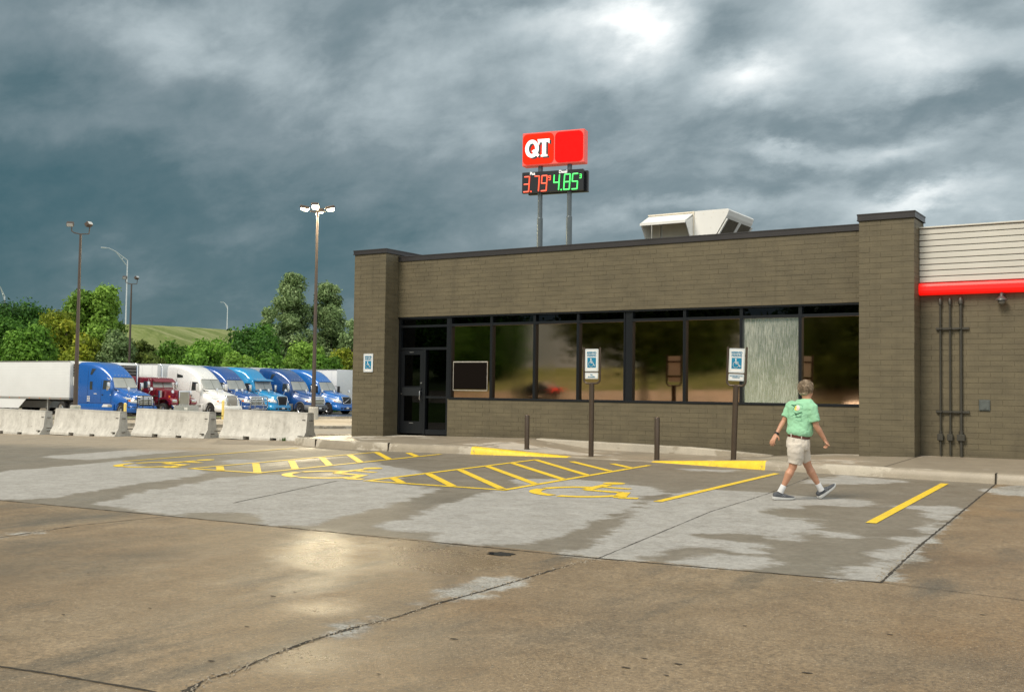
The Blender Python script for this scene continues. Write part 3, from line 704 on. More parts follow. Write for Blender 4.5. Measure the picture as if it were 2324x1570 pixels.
# copings
def coping(x0, x1, y0, y1, z0, z1, lip=.025):
    bm = B(); rbox(bm, x0 - lip, x1 + lip, y0 - lip, y1, z0, z1 - .012, .006, 1); rbox(bm, x0 - lip - .008, x1 + lip + .008, y0 - lip - .008, y1, z1 - .03, z1, .006, 1); box(bm, x0 - lip - .006, x1 + lip + .006, y0 - lip - .006, y1, z0, z0 + .018)
    bobj('coping', bm, M['coping'])
coping(XW + .03, XP0 - .035, YW, 21.62, 4.862, 4.993, .02); coping(XL, XW, YP, 22.62, 5.032, 5.145); coping(XP0, XP1, YP, 21.64, 4.962, 5.092)
# bricks
BH, BLN, JT = .1016, .4064, .0066
regions = []   # (origin fn, u0,u1, z0,z1, facing)
def put(face, u0, u1, z0, z1, fixed): regions.append((face, u0, u1, z0, z1, fixed))
put('f', XW, XP0, 3.46, 4.86, YW); put('f', -15.50, XP0, .36, 1.44, YW)
put('f', XL, XW, .40, 5.03, YP); put('f', XP0, XP1, .40, 4.96, YP)
put('f', XP1, 2.6, .45, 3.53, YW)
put('s', YP, YW, .40, 5.03, XW); put('s', YP, YW, .40, 4.96, XP1)
bricks = []
for face, u0, u1, z0, z1, fx in regions:
    k0 = int((z1 - z0) / BH) + 1
    for k in range(k0):
        zt = z1 - k * BH; zb = max(zt - BH, z0)
        if zt - zb < .03: continue
        off = (k % 2) * BLN / 2 if not (face == 's') else (k % 2) * BLN / 2 + .1
        if face == 'f' and u0 == XW: off = (k % 2) * BLN / 2 + (.07 if k % 5 == 3 else 0) - (.06 if k % 7 == 2 else 0)
        u = u0 - off
        while u < u1 - .01:
            a = max(u, u0); b_ = min(u + BLN, u1); u += BLN
            if b_ - a < .02: continue
            bricks.append((face, a, b_, zb, zt, fx))
def bgeom(L_, H_, bevel=True):
    """brick face outward -y, local origin at its centre, 18 faces at most"""
    bm = B(); box(bm, -L_ / 2 + JT / 2, L_ / 2 - JT / 2, 0, .03, -H_ / 2 + JT / 2, H_ / 2 - JT / 2)
    ed = [e_ for e_ in bm.edges if all(v_.co.y < .001 for v_ in e_.verts)]
    bmesh.ops.bevel(bm, geom=ed, offset=.0025, segments=1, affect='EDGES')
    return bm
cache = {}
def bdist(b):
    face, a, c_, zb, zt, fx = b; m_ = (a + c_) / 2
    p = Vector((m_, fx, (zb + zt) / 2)) if face == 'f' else Vector((fx, m_, (zb + zt) / 2))
    q = CM.transposed() @ (p - Vector((0, 0, CH))); u = q.x / -q.z * 2456 + 1162; 
    return (q.length + (100 if u > 2330 else 0) + (18 if face == 's' else 0) + (8 if (c_ - a) < .15 else 0))
bricks.sort(key=bdist)
rest = B()
for i, b in enumerate(bricks):
    face, a, c_, zb, zt, fx = b; L_ = round(c_ - a, 3); H_ = round(zt - zb, 3)
    jit = random.uniform(-.0022, .0022)
    T = Matrix.Translation(((a + c_) / 2, fx + jit, (zb + zt) / 2)) if face == 'f' else Matrix.Translation((fx + jit, (a + c_) / 2, (zb + zt) / 2)) @ Matrix.Rotation(PI / 2, 4, 'Z')
    T = Matrix.Translation(-bo) @ T
    if i < 300:
        key = (L_, H_)
        if key not in cache:
            me = D.meshes.new('brick'); bb = bgeom(L_, H_); bb.to_mesh(me); bb.free(); me.materials.append(M['paint']); cache[key] = me
        o = D.objects.new('brick', cache[key]); C.objects.link(o); o.parent = bld; o.matrix_local = T
    else:
        x0, x1, zz = -L_ / 2 + JT / 2, L_ / 2 - JT / 2, H_ / 2 - JT / 2
        f = [rest.verts.new(T @ Vector(p)) for p in ((x0, .03, -zz), (x1, .03, -zz), (x1, .03, zz), (x0, .03, zz), (x0, 0, -zz), (x1, 0, -zz), (x1, 0, zz), (x0, 0, zz))]
        for q in ((4, 5, 6, 7), (0, 4, 7, 3), (5, 1, 2, 6), (7, 6, 2, 3), (0, 1, 5, 4)): rest.faces.new([f[j] for j in q])
obj('brick', rest, M['paint'], bld, kind='stuff')

# windows
WX = [-15.49, -14.293, -13.091, -11.937, -10.753, -10.603, -9.345, -8.082, -6.846, -5.56]
def bars(bm, x0, x1, z0, z1, w_, y0, y1, mids=()):
    box(bm, x0, x0 + w_, y0, y1, z0, z1); box(bm, x1 - w_, x1, y0, y1, z0, z1)
    box(bm, x0 + w_, x1 - w_, y0 + .003, y1, z0, z0 + w_ * 1.2); box(bm, x0 + w_, x1 - w_, y0 + .003, y1, z1 - w_ * 1.2, z1)
    for z in mids: box(bm, x0 + w_, x1 - w_, y0 + .003, y1, z - .03, z + .03)
def pane(x0, x1, z0, z1, y, m_, parent, name='pane', **k):
    bm = B(); box(bm, x0, x1, y, y + .008, z0, z1); return bobj(name, bm, m_, parent, **k)
widx = 0
for a, b_ in zip(WX[:-1], WX[1:]):
    if b_ - a < .3:
        bm = B(); box(bm, a + .002, b_ - .002, 21.36, 21.55, 1.44, 3.46); bobj('mullion', bm, M['frame']); continue
    bm = B(); bars(bm, a + .001, b_ - .001, 1.442, 3.458, .032, 21.345, 21.50, (3.235,)); fr_ = bobj('window', bm, M['frame'])
    # sloping sill
    m_ = M['g_bronze']; lab = None
    if widx == 6: m_ = M['g_fog']; lab = 'fogged pale window pane streaked with condensation'
    pane(a + .03, b_ - .03, 1.478, 3.207, 21.415, m_, fr_, **({'label': lab} if lab else {}))
    pane(a + .03, b_ - .03, 3.263, 3.42, 21.415, M['g_dark'], fr_, 'transom_pane')
    widx += 1
bm = B(); rbox(bm, -15.49, XP0, 21.285, 21.36, 1.425, 1.475, .006, 1); bobj('window_sill', bm, M['frame'])
bm = B(); box(bm, XW, XP0, 21.315, 21.345, 3.425, 3.458); bobj('head_trim', bm, M['frame'])
# taped board in the first pane
bm = B(); box(bm, -15.41, -14.44, 21.403, 21.409, 1.68, 2.33); tb = bobj('board_patch', bm, mat('board_black', (.008, .006, .005), .95, spec=.05), label='square dark board taped over the first window pane')
M['tape'] = mat('silver_tape', (.5, .47, .42), .4, .4, var=.3, vscale=9)
bm = B()
for (x0, x1, z0, z1) in ((-15.43, -14.42, 2.325, 2.352), (-15.43, -15.415, 1.66, 2.325), (-14.435, -14.42, 1.66, 2.325), (-15.43, -14.42, 1.645, 1.662)): box(bm, x0, x1, 21.396, 21.402, z0, z1)
bobj('tape', bm, M['tape'], tb)
# entrance
bm = B()
for (x0, x1, z0, z1) in ((-17.09, -17.02, .56, 3.458), (-15.60, -15.495, .56, 3.458), (-17.02, -15.60, 3.40, 3.458), (-17.02, -15.60, 3.20, 3.255), (-17.02, -15.60, 2.64, 2.70), (-16.30, -16.235, .56, 2.64)):
    box(bm, x0, x1, 21.345 + random.uniform(0, .002), 21.50, z0, z1)
box(bm, -16.235, -15.60, 21.36, 21.48, .56, .68); box(bm, -16.235, -15.60, 21.36, 21.48, 1.45, 1.50)
df = bobj('door_frame', bm, M['frame'])
for (x0, x1, z0, z1) in ((-17.02, -15.60, 3.255, 3.40), (-17.02, -15.60, 2.70, 3.20), (-16.235, -15.60, .68, 1.45), (-16.235, -15.60, 1.50, 2.64)):
    pane(x0, x1, z0, z1, 21.42, M['g_dark'], df)
bm = B()
for (x0, x1, z0, z1) in ((-17.01, -16.90, .57, 2.63), (-16.41, -16.31, .57, 2.63), (-16.90, -16.41, 2.52, 2.63), (-16.90, -16.41, .57, .87), (-16.90, -16.41, 1.69, 1.74)):
    box(bm, x0, x1, 21.355 + random.uniform(0, .002), 21.40, z0, z1)
dr = bobj('door', bm, M['frame'])
pane(-16.90, -16.41, .87, 1.69, 21.378, M['g_dark'], dr); pane(-16.90, -16.41, 1.74, 2.52, 21.378, M['g_dark'], dr)
bm = B(); rbox(bm, -16.93, -16.36, 21.315, 21.36, 1.50, 1.70, .008, 1); bobj('push_bar', bm, mat('dark_satin', (.03, .034, .038), .3, .4), dr)
bm = B(); tube(bm, [(-16.36, 21.35, 1.62), (-16.36, 21.29, 1.62), (-16.36, 21.28, 1.6), (-16.36, 21.28, 1.42), (-16.36, 21.29, 1.40), (-16.36, 21.35, 1.40)], .011, 8); bobj('handle', bm, M['steel'], dr, smooth=True)
bm = B(); disc(bm, (-16.36, 21.35, 1.82), (0, 1, 0), .018, 12, .02); disc(bm, (-16.98, 21.35, 1.55), (0, 1, 0), .012, 10, .02); box(bm, -16.72, -16.60, 21.345, 21.356, .82, .835); box(bm, -16.74, -16.62, 21.345, 21.356, 2.575, 2.59); bobj('lock', bm, M['steel'], dr)
# fascia panels, red band
zf = 3.775
for i in range(9):
    h = .1135; z0 = zf + i * h; bm = B(); rbox(bm, XP1 + .004, 9, 21.21, 21.29, z0 + .007, z0 + h - .007, .006, 1)
    bobj('fascia_panel', bm, M['panelw'])
bm = B(); box(bm, XP1 + .004, 9, 21.245, 21.31, zf, zf + 9 * .1135); bobj('fascia_backing', bm, M['black'])
bm = B(); rbox(bm, XP1 + .004, 9, 21.18, 21.40, 4.80, 4.83, .005, 1); bobj('fascia_cap', bm, M['panelw'])
bm = B(); prism(bm, [(21.28, 3.545), (21.20, 3.550), (21.15, 3.575), (21.13, 3.62), (21.135, 3.70), (21.16, 3.75), (21.20, 3.765), (21.28, 3.765)], 'x', XP1 + .004, 9); bobj('red_light_band', fixn(bm), M['red'])
# wall service things
def conduit(x, label, w_=.017, bw=.05):
    o = empty('wall_conduit', (x, 21.25, .56), label=label, cat='conduit', group='vertical conduits beside the right pilaster')
    bm = B(); tube(bm, [(0, 0, 0), (0, 0, 2.86)], w_, 10); tube(bm, [(0, 0, 2.80), (0, 0, 2.88), (0, .02, 2.93)], [w_ * 1.8, w_ * 1.9, w_ * 1.2], 10); tube(bm, [(0, 0, .40), (0, 0, .46)], w_ * 1.5, 10); obj('pipe', bm, M['conduit'], o, auto=40)
    bm = B(); rbox(bm, -bw, bw, -.05, .03, .28, .40, .006, 1); obj('junction_box', bm, M['conduit'], o)
conduit(-4.165, 'leftmost dark vertical wall conduit beside the pilaster'); conduit(-3.995, 'middle dark vertical wall conduit of three', .017); conduit(-3.806, 'thickest rightmost dark vertical wall conduit of three', .026, .07)
for z, lab in ((2.91, 'upper horizontal strut bracket crossing the three conduits'), (1.37, 'lower horizontal strut bracket crossing the three conduits')):
    bm = B(); rbox(bm, -.29, .29, -.02, .02, -.022, .022, .004, 1); box(bm, -.02, .02, .02, .05, -.02, .02)
    for xx in (-.2, -.03, .14): box(bm, xx - .025, xx + .025, -.075, -.0202, -.012, .012)
    o = obj('strut_bracket', bm, M['conduit']); o.location = (-3.955, 21.27, z); tag(o, lab, 'bracket', 'strut brackets on the conduits')
bm = B(); rbox(bm, -.095, .095, -.02, .0, -.1, .1, .006, 1); rbox(bm, -.08, .08, -.03, -.018, -.085, .085, .005, 1); box(bm, -.01, .03, -.036, -.03, -.06, -.03)
o = obj('utility_panel', bm, mat('grey_box', (.10, .115, .11), .5, .2, var=.2, vscale=9)); o.location = (-3.41, 21.295, 1.5); tag(o, 'small square grey hatch on the wall right of the conduits', 'wall hatch')
o = empty('wall_lamp', (-3.10, 21.27, 3.42), label='small round grey jar lamp under the red band', cat='wall lamp')
M['lampgrey'] = mat('lamp_grey', (.10, .10, .095), .4, .3)
bm = B(); tube(bm, [(0, .02, .10), (0, -.03, .12), (0, -.08, .10), (0, -.1, .05)], .028, 10); disc(bm, (0, .01, .10), (0, 1, 0), .05, 14, .03); obj('arm', bm, M['lampgrey'], o, auto=40)
bm = B(); tube(bm, [(0, -.1, .06), (0, -.1, .03), (0, -.1, .0), (0, -.1, -.02)], [.035, .06, .095, .10], 18); obj('lamp_shade', bm, M['lampgrey'], o, auto=50)
bm = B(); tube(bm, [(0, -.1, -.02), (0, -.1, -.06), (0, -.1, -.09), (0, -.1, -.10)], [.065, .062, .04, .01], 16); obj('globe', bm, mat('jar_glass', (.16, .15, .13), .15), o, smooth=True)
# inside the shop, dimly visible through the film
M['pink'] = mat('faded_red_plastic', (.50, .27, .20), .6)
o = empty('folding_sign', (-12.55, 21.9, .5), label='dim reddish A-frame stand behind the third window pane', cat='floor sign')
for s, r in ((1, 8), (-1, -8)):
    bm = B(); rbox(bm, -.15, .15, -.012, .012, 0, 1.35, .01, 1, Matrix.Rotation(R_(r), 4, 'X')); q = obj('panel', bm, M['pink'], o); q.location = (0, -.19 * s, 0)
o = empty('storage_bin', (-11.75, 22.0, .5), label='dim pinkish open bin behind the fourth window pane', cat='bin')
bm = B(); prism(bm, [(-.42, 1.45), (.42, 1.45), (.34, .95), (-.34, .95)], 'y', -.2, .2); obj('basket', fixn(bm), M['pink'], o)
bm = B()
for x_ in (-.33, .33):
    tube(bm, [(x_, -.18, 0), (x_, -.18, .95)], .015, 6); tube(bm, [(x_, .18, 0), (x_, .18, .95)], .015, 6)
obj('stand', bm, M['black'], o)

# rooftop unit
rt = empty('rooftop_unit', (-10.5, 24.4, 4.58), label='white rooftop air handler with slanted intake hoods', cat='rooftop unit')
ro = Vector((-10.5, 24.4, 4.58))
def robj(name, bm, m_, **k): bmesh.ops.translate(bm, vec=-ro, verts=bm.verts[:]); return obj(name, bm, m_, rt, **k)
bm = B(); prism(bm, [(-10.45, 4.6), (-10.45, 6.078), (-9.58, 6.078), (-9.56, 6.04), (-9.60, 5.93), (-9.88, 5.48), (-10.1, 5.1), (-10.1, 4.6)], 'y', 24.4, 26.1); robj('cabinet', fixn(bm), M['rtu'])
bm = B(); box(bm, -11.66, -10.45, 24.55, 26.1, 4.6, 6.06); robj('side_cabinet', bm, M['rtu'])
bm = B(); rbox(bm, -11.68, -10.46, 24.38, 26.12, 6.035, 6.075, .01, 1); rbox(bm, -10.49, -10.44, 24.375, 24.40, 4.6, 6.08, .006, 1)
for k in range(9): disc(bm, (-11.6 + k * .13, 24.372, 6.055), (0, 1, 0), .008, 6, .012)
for (x_, z_) in ((-10.40, 5.9), (-10.40, 5.6), (-10.40, 5.3), (-10.0, 5.9), (-10.02, 5.65), (-10.05, 5.4), (-9.7, 6.0), (-10.2, 6.0), (-9.95, 6.02)): disc(bm, (x_, 24.397, z_), (0, 1, 0), .008, 6, .012)
robj('trim', bm, M['rtu_in'])
bm = B()       # weather hood on the left half
def quad(bm, *p): return bm.faces.new([bm.verts.new(q) for q in p])
prism(bm, [(24.40, 6.03), (23.92, 5.80), (23.92, 5.775), (24.40, 6.0)], 'x', -11.66, -10.47)
for x_ in (-11.66, -10.485): prism(bm, [(24.52, 6.02), (23.93, 5.78), (24.52, 5.05)], 'x', x_, x_ + .015)
prism(bm, [(23.92, 5.80), (23.90, 5.80), (23.90, 5.74), (23.92, 5.74)], 'x', -11.665, -10.465)
robj('intake_hood', fixn(bm), M['rtu'])
bm = B(); box(bm, -11.60, -11.40, 24.50, 24.545, 4.9, 6.0); box(bm, -11.34, -10.62, 24.52, 24.548, 4.9, 5.9); box(bm, -11.37, -10.60, 24.49, 24.53, 5.38, 5.42); box(bm, -10.66, -10.62, 24.47, 24.53, 4.8, 5.9); robj('inner_panel', bm, M['rtu_in'])
def slant(y0, y1, inset, m_, name):   # filter faces under the right overhang
    bm = B(); a = Vector((-9.585, 0, 5.90)); b_ = Vector((-10.09, 0, 5.09)); d = (b_ - a).normalized(); n = Vector((-d.z, 0, d.x)) * -1
    n = Vector((.85, 0, -.53)).normalized(); vs_ = []
    for p, y in ((a + d * .06, y0), (b_ - d * .02, y0), (b_ - d * .02, y1), (a + d * .06, y1)): vs_.append((p.x, y, p.z))
    lo = [bm.verts.new(Vector(q) + n * .003) for q in vs_]; hi = [bm.verts.new(Vector(q) + n * inset) for q in vs_]
    bm.faces.new(hi)
    for k in range(4): bm.faces.new((lo[k], lo[(k + 1) % 4], hi[(k + 1) % 4], hi[k]))
    robj(name, fixn(bm), m_)
slant(24.47, 25.18, .012, M['mesh'], 'filter'); slant(25.32, 26.02, .012, M['mesh'], 'filter')
for y0, y1 in ((24.40, 24.46), (25.19, 25.31), (26.03, 26.10)): slant(y0, y1, .03, M['rtu'], 'filter_frame')

# ------------------------------------------------------------------ signs and bollards on the walk
def isa_icon(bm, s, y):                          # white pictogram, facing -y; s = side of the blue square
    def seg(a, b_, w_=.07):
        a = Vector((a[0] * s, y, a[1] * s)); b_ = Vector((b_[0] * s, y, b_[1] * s)); d = (b_ - a).normalized(); n = Vector((d.z, 0, -d.x)) * w_ * s / 2
        v_ = [bm.verts.new(q) for q in (a - n - d * .02 * s, a + n - d * .02 * s, b_ + n + d * .02 * s, b_ - n + d * .02 * s)]; bm.faces.new(v_)
    pts = [(-.06 + .27 * math.cos(R_(t)), -.13 + .27 * math.sin(R_(t))) for t in range(110, 381, 15)]
    for a, b_ in zip(pts[:-1], pts[1:]): seg(a, b_, .055)
    seg((-.07, .30), (-.05, -.02), .09); seg((-.05, .12), (.16, .12), .05); seg((-.05, -.02), (.20, -.02), .07); seg((.20, -.02), (.31, -.30), .06); seg((.31, -.30), (.41, -.26), .05)
    v_ = [bm.verts.new((-.08 * s + .07 * s * math.cos(t * PI / 6), y, .38 * s + .07 * s * math.sin(t * PI / 6))) for t in range(12)]; bm.faces.new(v_)
def plate(w_, h, r, parent, name, loc, label=None):
    bm = B(); 
    def rr(w2, h2, r2): return [(sx_ * (w2 / 2 - r2) + r2 * math.cos(R_(a)), sz * (h2 / 2 - r2) + r2 * math.sin(R_(a))) for sx_, sz, a0 in ((1, 1, 0), (-1, 1, 90), (-1, -1, 180), (1, -1, 270)) for a in (a0, a0 + 30, a0 + 60, a0 + 90)]
    prism(bm, rr(w_, h, r), 'y', -.003, .003); o = obj(name, fixn(bm), M['signw'], parent); o.location = loc
    bm = B(); A = rr(w_ - .022, h - .022, r * .8); A2 = rr(w_ - .030, h - .030, r * .7)
    va = [bm.verts.new((p[0], -.005, p[1])) for p in A]; vb = [bm.verts.new((p[0], -.005, p[1])) for p in A2]
    for i in range(len(A)): bm.faces.new((va[i], va[(i + 1) % len(A)], vb[(i + 1) % len(A)], vb[i]))
    obj('border', bm, M['signb'], o)
    return o
def parking_plate(parent, loc, w_=.305, h=.457):
    p = plate(w_, h, .018, parent, 'sign_plate', loc)
    lettering('lettering', 'RESERVED', .062, (0, -.006, .148), M['signb'], p, bold=.0015, sx=.78)
    lettering('lettering', 'PARKING', .062, (0, -.006, .093), M['signb'], p, bold=.0015, sx=.80)
    bm = B(); box(bm, -.098, .098, -.008, -.003, -.150, .052); sq = obj('symbol_panel', bm, M['signb'], p)
    bm = B(); isa_icon(bm, .20, -.0095); bmesh.ops.translate(bm, vec=(0, 0, -.052), verts=bm.verts[:]); obj('wheelchair_symbol', bm, M['signw'], sq)
    bm = B(); disc(bm, (-.11, -.005, -.185), (0, 1, 0), .006, 8, .004); disc(bm, (.11, -.005, -.185), (0, 1, 0), .006, 8, .004); disc(bm, (.1, -.005, .205), (0, 1, 0), .005, 8, .004); obj('bolt', bm, M['steel'], p)
    return p
def sign_post(base, h, lean, z_frame, label, lines, wv=.37):
    o = empty('parking_sign', base, label=label, cat='parking sign', group='reserved parking signs on posts'); o.rotation_euler = (0, lean, 0)
    bm = B(); tube(bm, [(0, 0, -.03), (0, 0, h)], .053, 18); tube(bm, [(0, 0, h - .004), (0, 0, h + .012)], [.05, .035], 18); obj('post', bm, M['bronze'], o, auto=40)
    bm = B(); hw = wv / 2; z0 = z_frame; r = .085; pts = [(-hw, 0, z0 + .73)]
    pts += [(-hw, 0, z0 + r)] + [(-hw + r - r * math.cos(R_(a)), 0, z0 + r - r * math.sin(R_(a))) for a in range(15, 91, 15)] + [(hw - r + r * math.sin(R_(a)), 0, z0 + r - r * math.cos(R_(a))) for a in range(0, 91, 15)] + [(hw, 0, z0 + .73)]
    tube(bm, pts, .019, 10); box(bm, -hw, hw, .0, .008, z0 + .20, z0 + .235); box(bm, -hw, hw, .0, .008, z0 + .55, z0 + .58); obj('sign_frame', bm, M['bronze'], o, auto=40)
    parking_plate(o, (0, -.012, z0 + .47))
    p2 = plate(.30, .125, .014, o, 'sign_plate', (0, -.012, z0 + .155))
    for t_, sz, dz_, sxx in lines: lettering('lettering', t_, sz, (0, -.006, dz_), M['signb'], p2, bold=.0006, sx=sxx)
    return o
sign_post((-10.515, 19.4, .335), 1.49, 0.0, 1.49, 'reserved parking sign with small Van Accessible plate, left of the two on posts', [('Van', .042, .018, .9), ('Accessible', .042, -.022, .9)])
sign_post((-7.485, 19.4, .418), 1.385, R_(1.9), 1.385, 'reserved parking sign on a slightly leaning post in front of the fogged window', [('VIOLATORS SUBJECT TO FINE', .026, .024, .72), ('MAXIMUM FINE', .026, -.004, .8)])
def bollard(x, y, z, h, lab):
    o = empty('bollard', (x, y, z), label=lab, cat='bollard', group='bronze bollards on the ramp')
    bm = B(); tube(bm, [(0, 0, -.03), (0, 0, h - .03), (0, 0, h - .012), (0, 0, h - .003), (0, 0, h)], [.052, .052, .045, .028, .004], 18); obj('tube', bm, M['bronze'], o, auto=50)
    bm = B(); tube(bm, [(0, 0, -.02), (0, 0, .012)], .062, 18); obj('base_ring', bm, M['conduit'], o, auto=40)
bollard(-12.05, 19.4, .43, .73, 'dark bronze bollard nearest the shop door'); bollard(-9.055, 19.4, .335, .845, 'dark bronze bollard between the two parking signs')
ws_ = empty('wall_sign', (-17.595, 20.785, 2.305), label='reserved parking sign fixed to the left brick pilaster', cat='parking sign'); parking_plate(ws_, (0, -.004, 0))

# ------------------------------------------------------------------ pylon price sign
def pylon():
    pL, pR = at(1185, 378, 75), at(1326, 368.5, 73.3)
    d = (pR - pL); d.z = 0; Wd = d.length; d.normalize(); ang = math.atan2(d.y, d.x)
    base = Vector((pL.x + d.x * Wd / 2, pL.y + d.y * Wd / 2, 0)); zb = (pL.z + pR.z) / 2
    o = empty('price_sign_pylon', base, ang, label='tall twin-post roadside sign with red logo box above a price display', cat='pylon sign')
    h = 2.30; hw = Wd / 2; dep = .75
    M['pinkcab'] = mat('sign_cabinet_pink', (.70, .11, .09), .45, emit=(1, .10, .08), estr=.18, var=.06)
    M['facer'] = mat('sign_face_red', (.55, .012, .002), .5, emit=(1, .022, .001), estr=.62, spec=.12)
    M['facer2'] = mat('sign_face_red_blank', (.48, .004, .003), .6, emit=(1, .003, .003), estr=.52, var=.35, vscale=2.2, spec=.1)
    M['facew'] = mat('sign_letter_white', (.85, .85, .83), .4, emit=(1, .98, .94), estr=.7)
    M['shad'] = mat('sign_letter_shadow', (.03, .035, .04), .5)
    bm = B(); rbox(bm, -hw, hw, 0, dep, zb, zb + h, .04, 1); obj('cabinet', bm, M['pinkcab'], o)
    def rrect(x0, x1, z0, z1, r): return [(cx_ + r * math.cos(R_(a)), cz_ + r * math.sin(R_(a))) for cx_, cz_, a0 in ((x1 - r, z1 - r, 0), (x0 + r, z1 - r, 90), (x0 + r, z0 + r, 180), (x1 - r, z0 + r, 270)) for a in range(a0, a0 + 91, 15)]
    xm = .02 * Wd
    bm = B(); prism(bm, rrect(-hw + .06, xm - .04, zb + .10, zb + h - .10, .33), 'y', -.04, .01); f1 = obj('logo_face', fixn(bm), M['facer'], o)
    bm = B(); prism(bm, rrect(xm + .06, hw - .10, zb + .10, zb + h - .10, .33), 'y', -.04, .01); obj('blank_face', fixn(bm), M['facer2'], o)
    # the two-letter logo: ring with tail, and slab-serif T, with an offset shadow
    cx0 = -hw + .62 + .12; cz0 = zb + 1.17
    def ringpoly(bm, dx, dz_, y, yb, m_=0):
        n = 40
        def P(rx, rz, a): return (cx0 + dx + rx * math.cos(a), cz0 + dz_ + rz * math.sin(a))
        for i in range(n):
            a0, a1 = 2 * PI * i / n, 2 * PI * (i + 1) / n
            q = [P(.50, .62, a0), P(.50, .62, a1), P(.235, .37, a1), P(.235, .37, a0)]
            prism(bm, q, 'y', y, yb)
        prism(bm, [(cx0 + dx - .02, cz0 + dz_ - .18), (cx0 + dx + .10, cz0 + dz_ - .30), (cx0 + dx + .42, cz0 + dz_ - .60), (cx0 + dx + .55, cz0 + dz_ - .46), (cx0 + dx + .16, cz0 + dz_ - .05)], 'y', y, yb)
        t0 = cx0 + dx + .42
        prism(bm, [(t0 - .02, cz0 + dz_ + .62), (t0 + .86, cz0 + dz_ + .62), (t0 + .86, cz0 + dz_ + .27), (t0 + .76, cz0 + dz_ + .38), (t0 + .62, cz0 + dz_ + .40), (t0 + .62, cz0 + dz_ - .46), (t0 + .72, cz0 + dz_ - .46), (t0 + .72, cz0 + dz_ - .60), (t0 + .24, cz0 + dz_ - .60), (t0 + .24, cz0 + dz_ - .46), (t0 + .33, cz0 + dz_ - .46), (t0 + .33, cz0 + dz_ + .40), (t0 + .16, cz0 + dz_ + .40), (t0 + .08, cz0 + dz_ + .20)], 'y', y, yb)
    bm = B(); ringpoly(bm, .13, -.10, -.055, -.041); obj('letter_shadow', fixn(bm), M['shad'], f1)
    bm = B(); ringpoly(bm, 0, 0, -.08, -.06); obj('logo_letters', fixn(bm), M['facew'], f1)
    # price display
    qL, qR = at(1187, 439.5, 75), at(1322, 433, 73.5)
    zp = (qL.z + qR.z) / 2; ph = 1.45; pw = hw * .985
    M['led_off'] = mat('display_black', (.014, .015, .018), .35)
    M['ledr'] = mat('led_red', (.3, .02, .01), .4, emit=(1, .10, .04), estr=1.6)
    M['ledg'] = mat('led_green', (.02, .3, .05), .4, emit=(.08, 1, .16), estr=1.5)
    bm = B(); rbox(bm, -hw, hw * .97, .02, .30, zp, zp + ph, .02, 1); rbox(bm, -hw * .86, hw * 1.06, .42, .70, zp - .06, zp + ph - .05, .02, 1); box(bm, -hw * .5, -hw * .4, .28, .45, zp + .2, zp + ph - .2); box(bm, hw * .4, hw * .5, .28, .45, zp + .2, zp + ph - .2)
    pd = obj('price_display', bm, M['led_off'], o)
    SEG = {'0': 'abcdef', '3': 'abgcd', '7': 'abc', '9': 'abcdfg', '4': 'fgbc', '8': 'abcdefg', '5': 'afgcd'}
    def digit(bm, ch, x, z, w2, h2, t, y=.012):
        S = {'a': ((0, h2), (w2, h2)), 'b': ((w2, h2), (w2, h2 / 2)), 'c': ((w2, h2 / 2), (w2, 0)), 'd': ((0, 0), (w2, 0)), 'e': ((0, 0), (0, h2 / 2)), 'f': ((0, h2 / 2), (0, h2)), 'g': ((0, h2 / 2), (w2, h2 / 2))}
        for c_ in SEG[ch]:
            (a, b0), (c2, d0) = S[c_]
            p = Vector((x + a + .06 * b0, y, z + b0)); q = Vector((x + c2 + .06 * d0, y, z + d0)); dd = (q - p).normalized(); p += dd * t * .25; q -= dd * t * .25
            tube(bm, [p, q], t / 2, 8, True, True)
    def point(bm, x, z, t, y=.012): disc(bm, (x, y, z), (0, 1, 0), t * .62, 10, .03)
    dh = 1.04; z0 = zp + .10; t = .085; k_ = 2 * hw / 4.62; X = lambda v_: -hw + v_ * k_
    bm = B(); digit(bm, '3', X(.12), z0, .38, dh, t); point(bm, X(.69), z0, t); digit(bm, '7', X(.90), z0, .34, dh, t); digit(bm, '9', X(1.44), z0, .38, dh, t); digit(bm, '9', X(2.0), z0 + .72, .13, .29, .05); obj('price_digits', bm, M['ledr'], pd, label='red 3.79 with small 9 price digits')
    bm = B(); digit(bm, '4', X(2.36), z0, .38, dh, t); point(bm, X(2.95), z0, t); digit(bm, '8', X(3.13), z0, .40, dh, t); digit(bm, '5', X(3.72), z0, .38, dh, t); digit(bm, '3', X(4.27), z0 + .72, .13, .26, .045); obj('price_digits', bm, M['ledg'], pd, label='green 4.85 with small 3 price digits')
    lettering('lettering', 'Plus', .30, (X(.79), .012, zp + ph - .12), M['facew'], pd, bold=.003, sx=.8)
    lettering('lettering', 'Diesel', .30, (X(3.07), .012, zp + ph - .12), M['facew'], pd, bold=.003, sx=.8)
    M['pylonpost'] = mat('pylon_post_grey', (.10, .125, .14), .4, .3, var=.1, vscale=.8)
    for u in (1221.5, 1297.5):
        p = at(u, 500, 74.4); loc = (p - base); xx = loc.x * math.cos(-ang) - loc.y * math.sin(-ang)
        bm = B(); tube(bm, [(xx, .36, 0), (xx, .36, zp - 1.75)], .205, 18); tube(bm, [(xx, .36, zp - 1.75), (xx, .36, zp - 1.68)], [.205, .17], 18); tube(bm, [(xx, .36, zp - 1.70), (xx, .36, zb + .2)], .165, 18); obj('post', bm, M['pylonpost'], o, auto=40)
pylon()

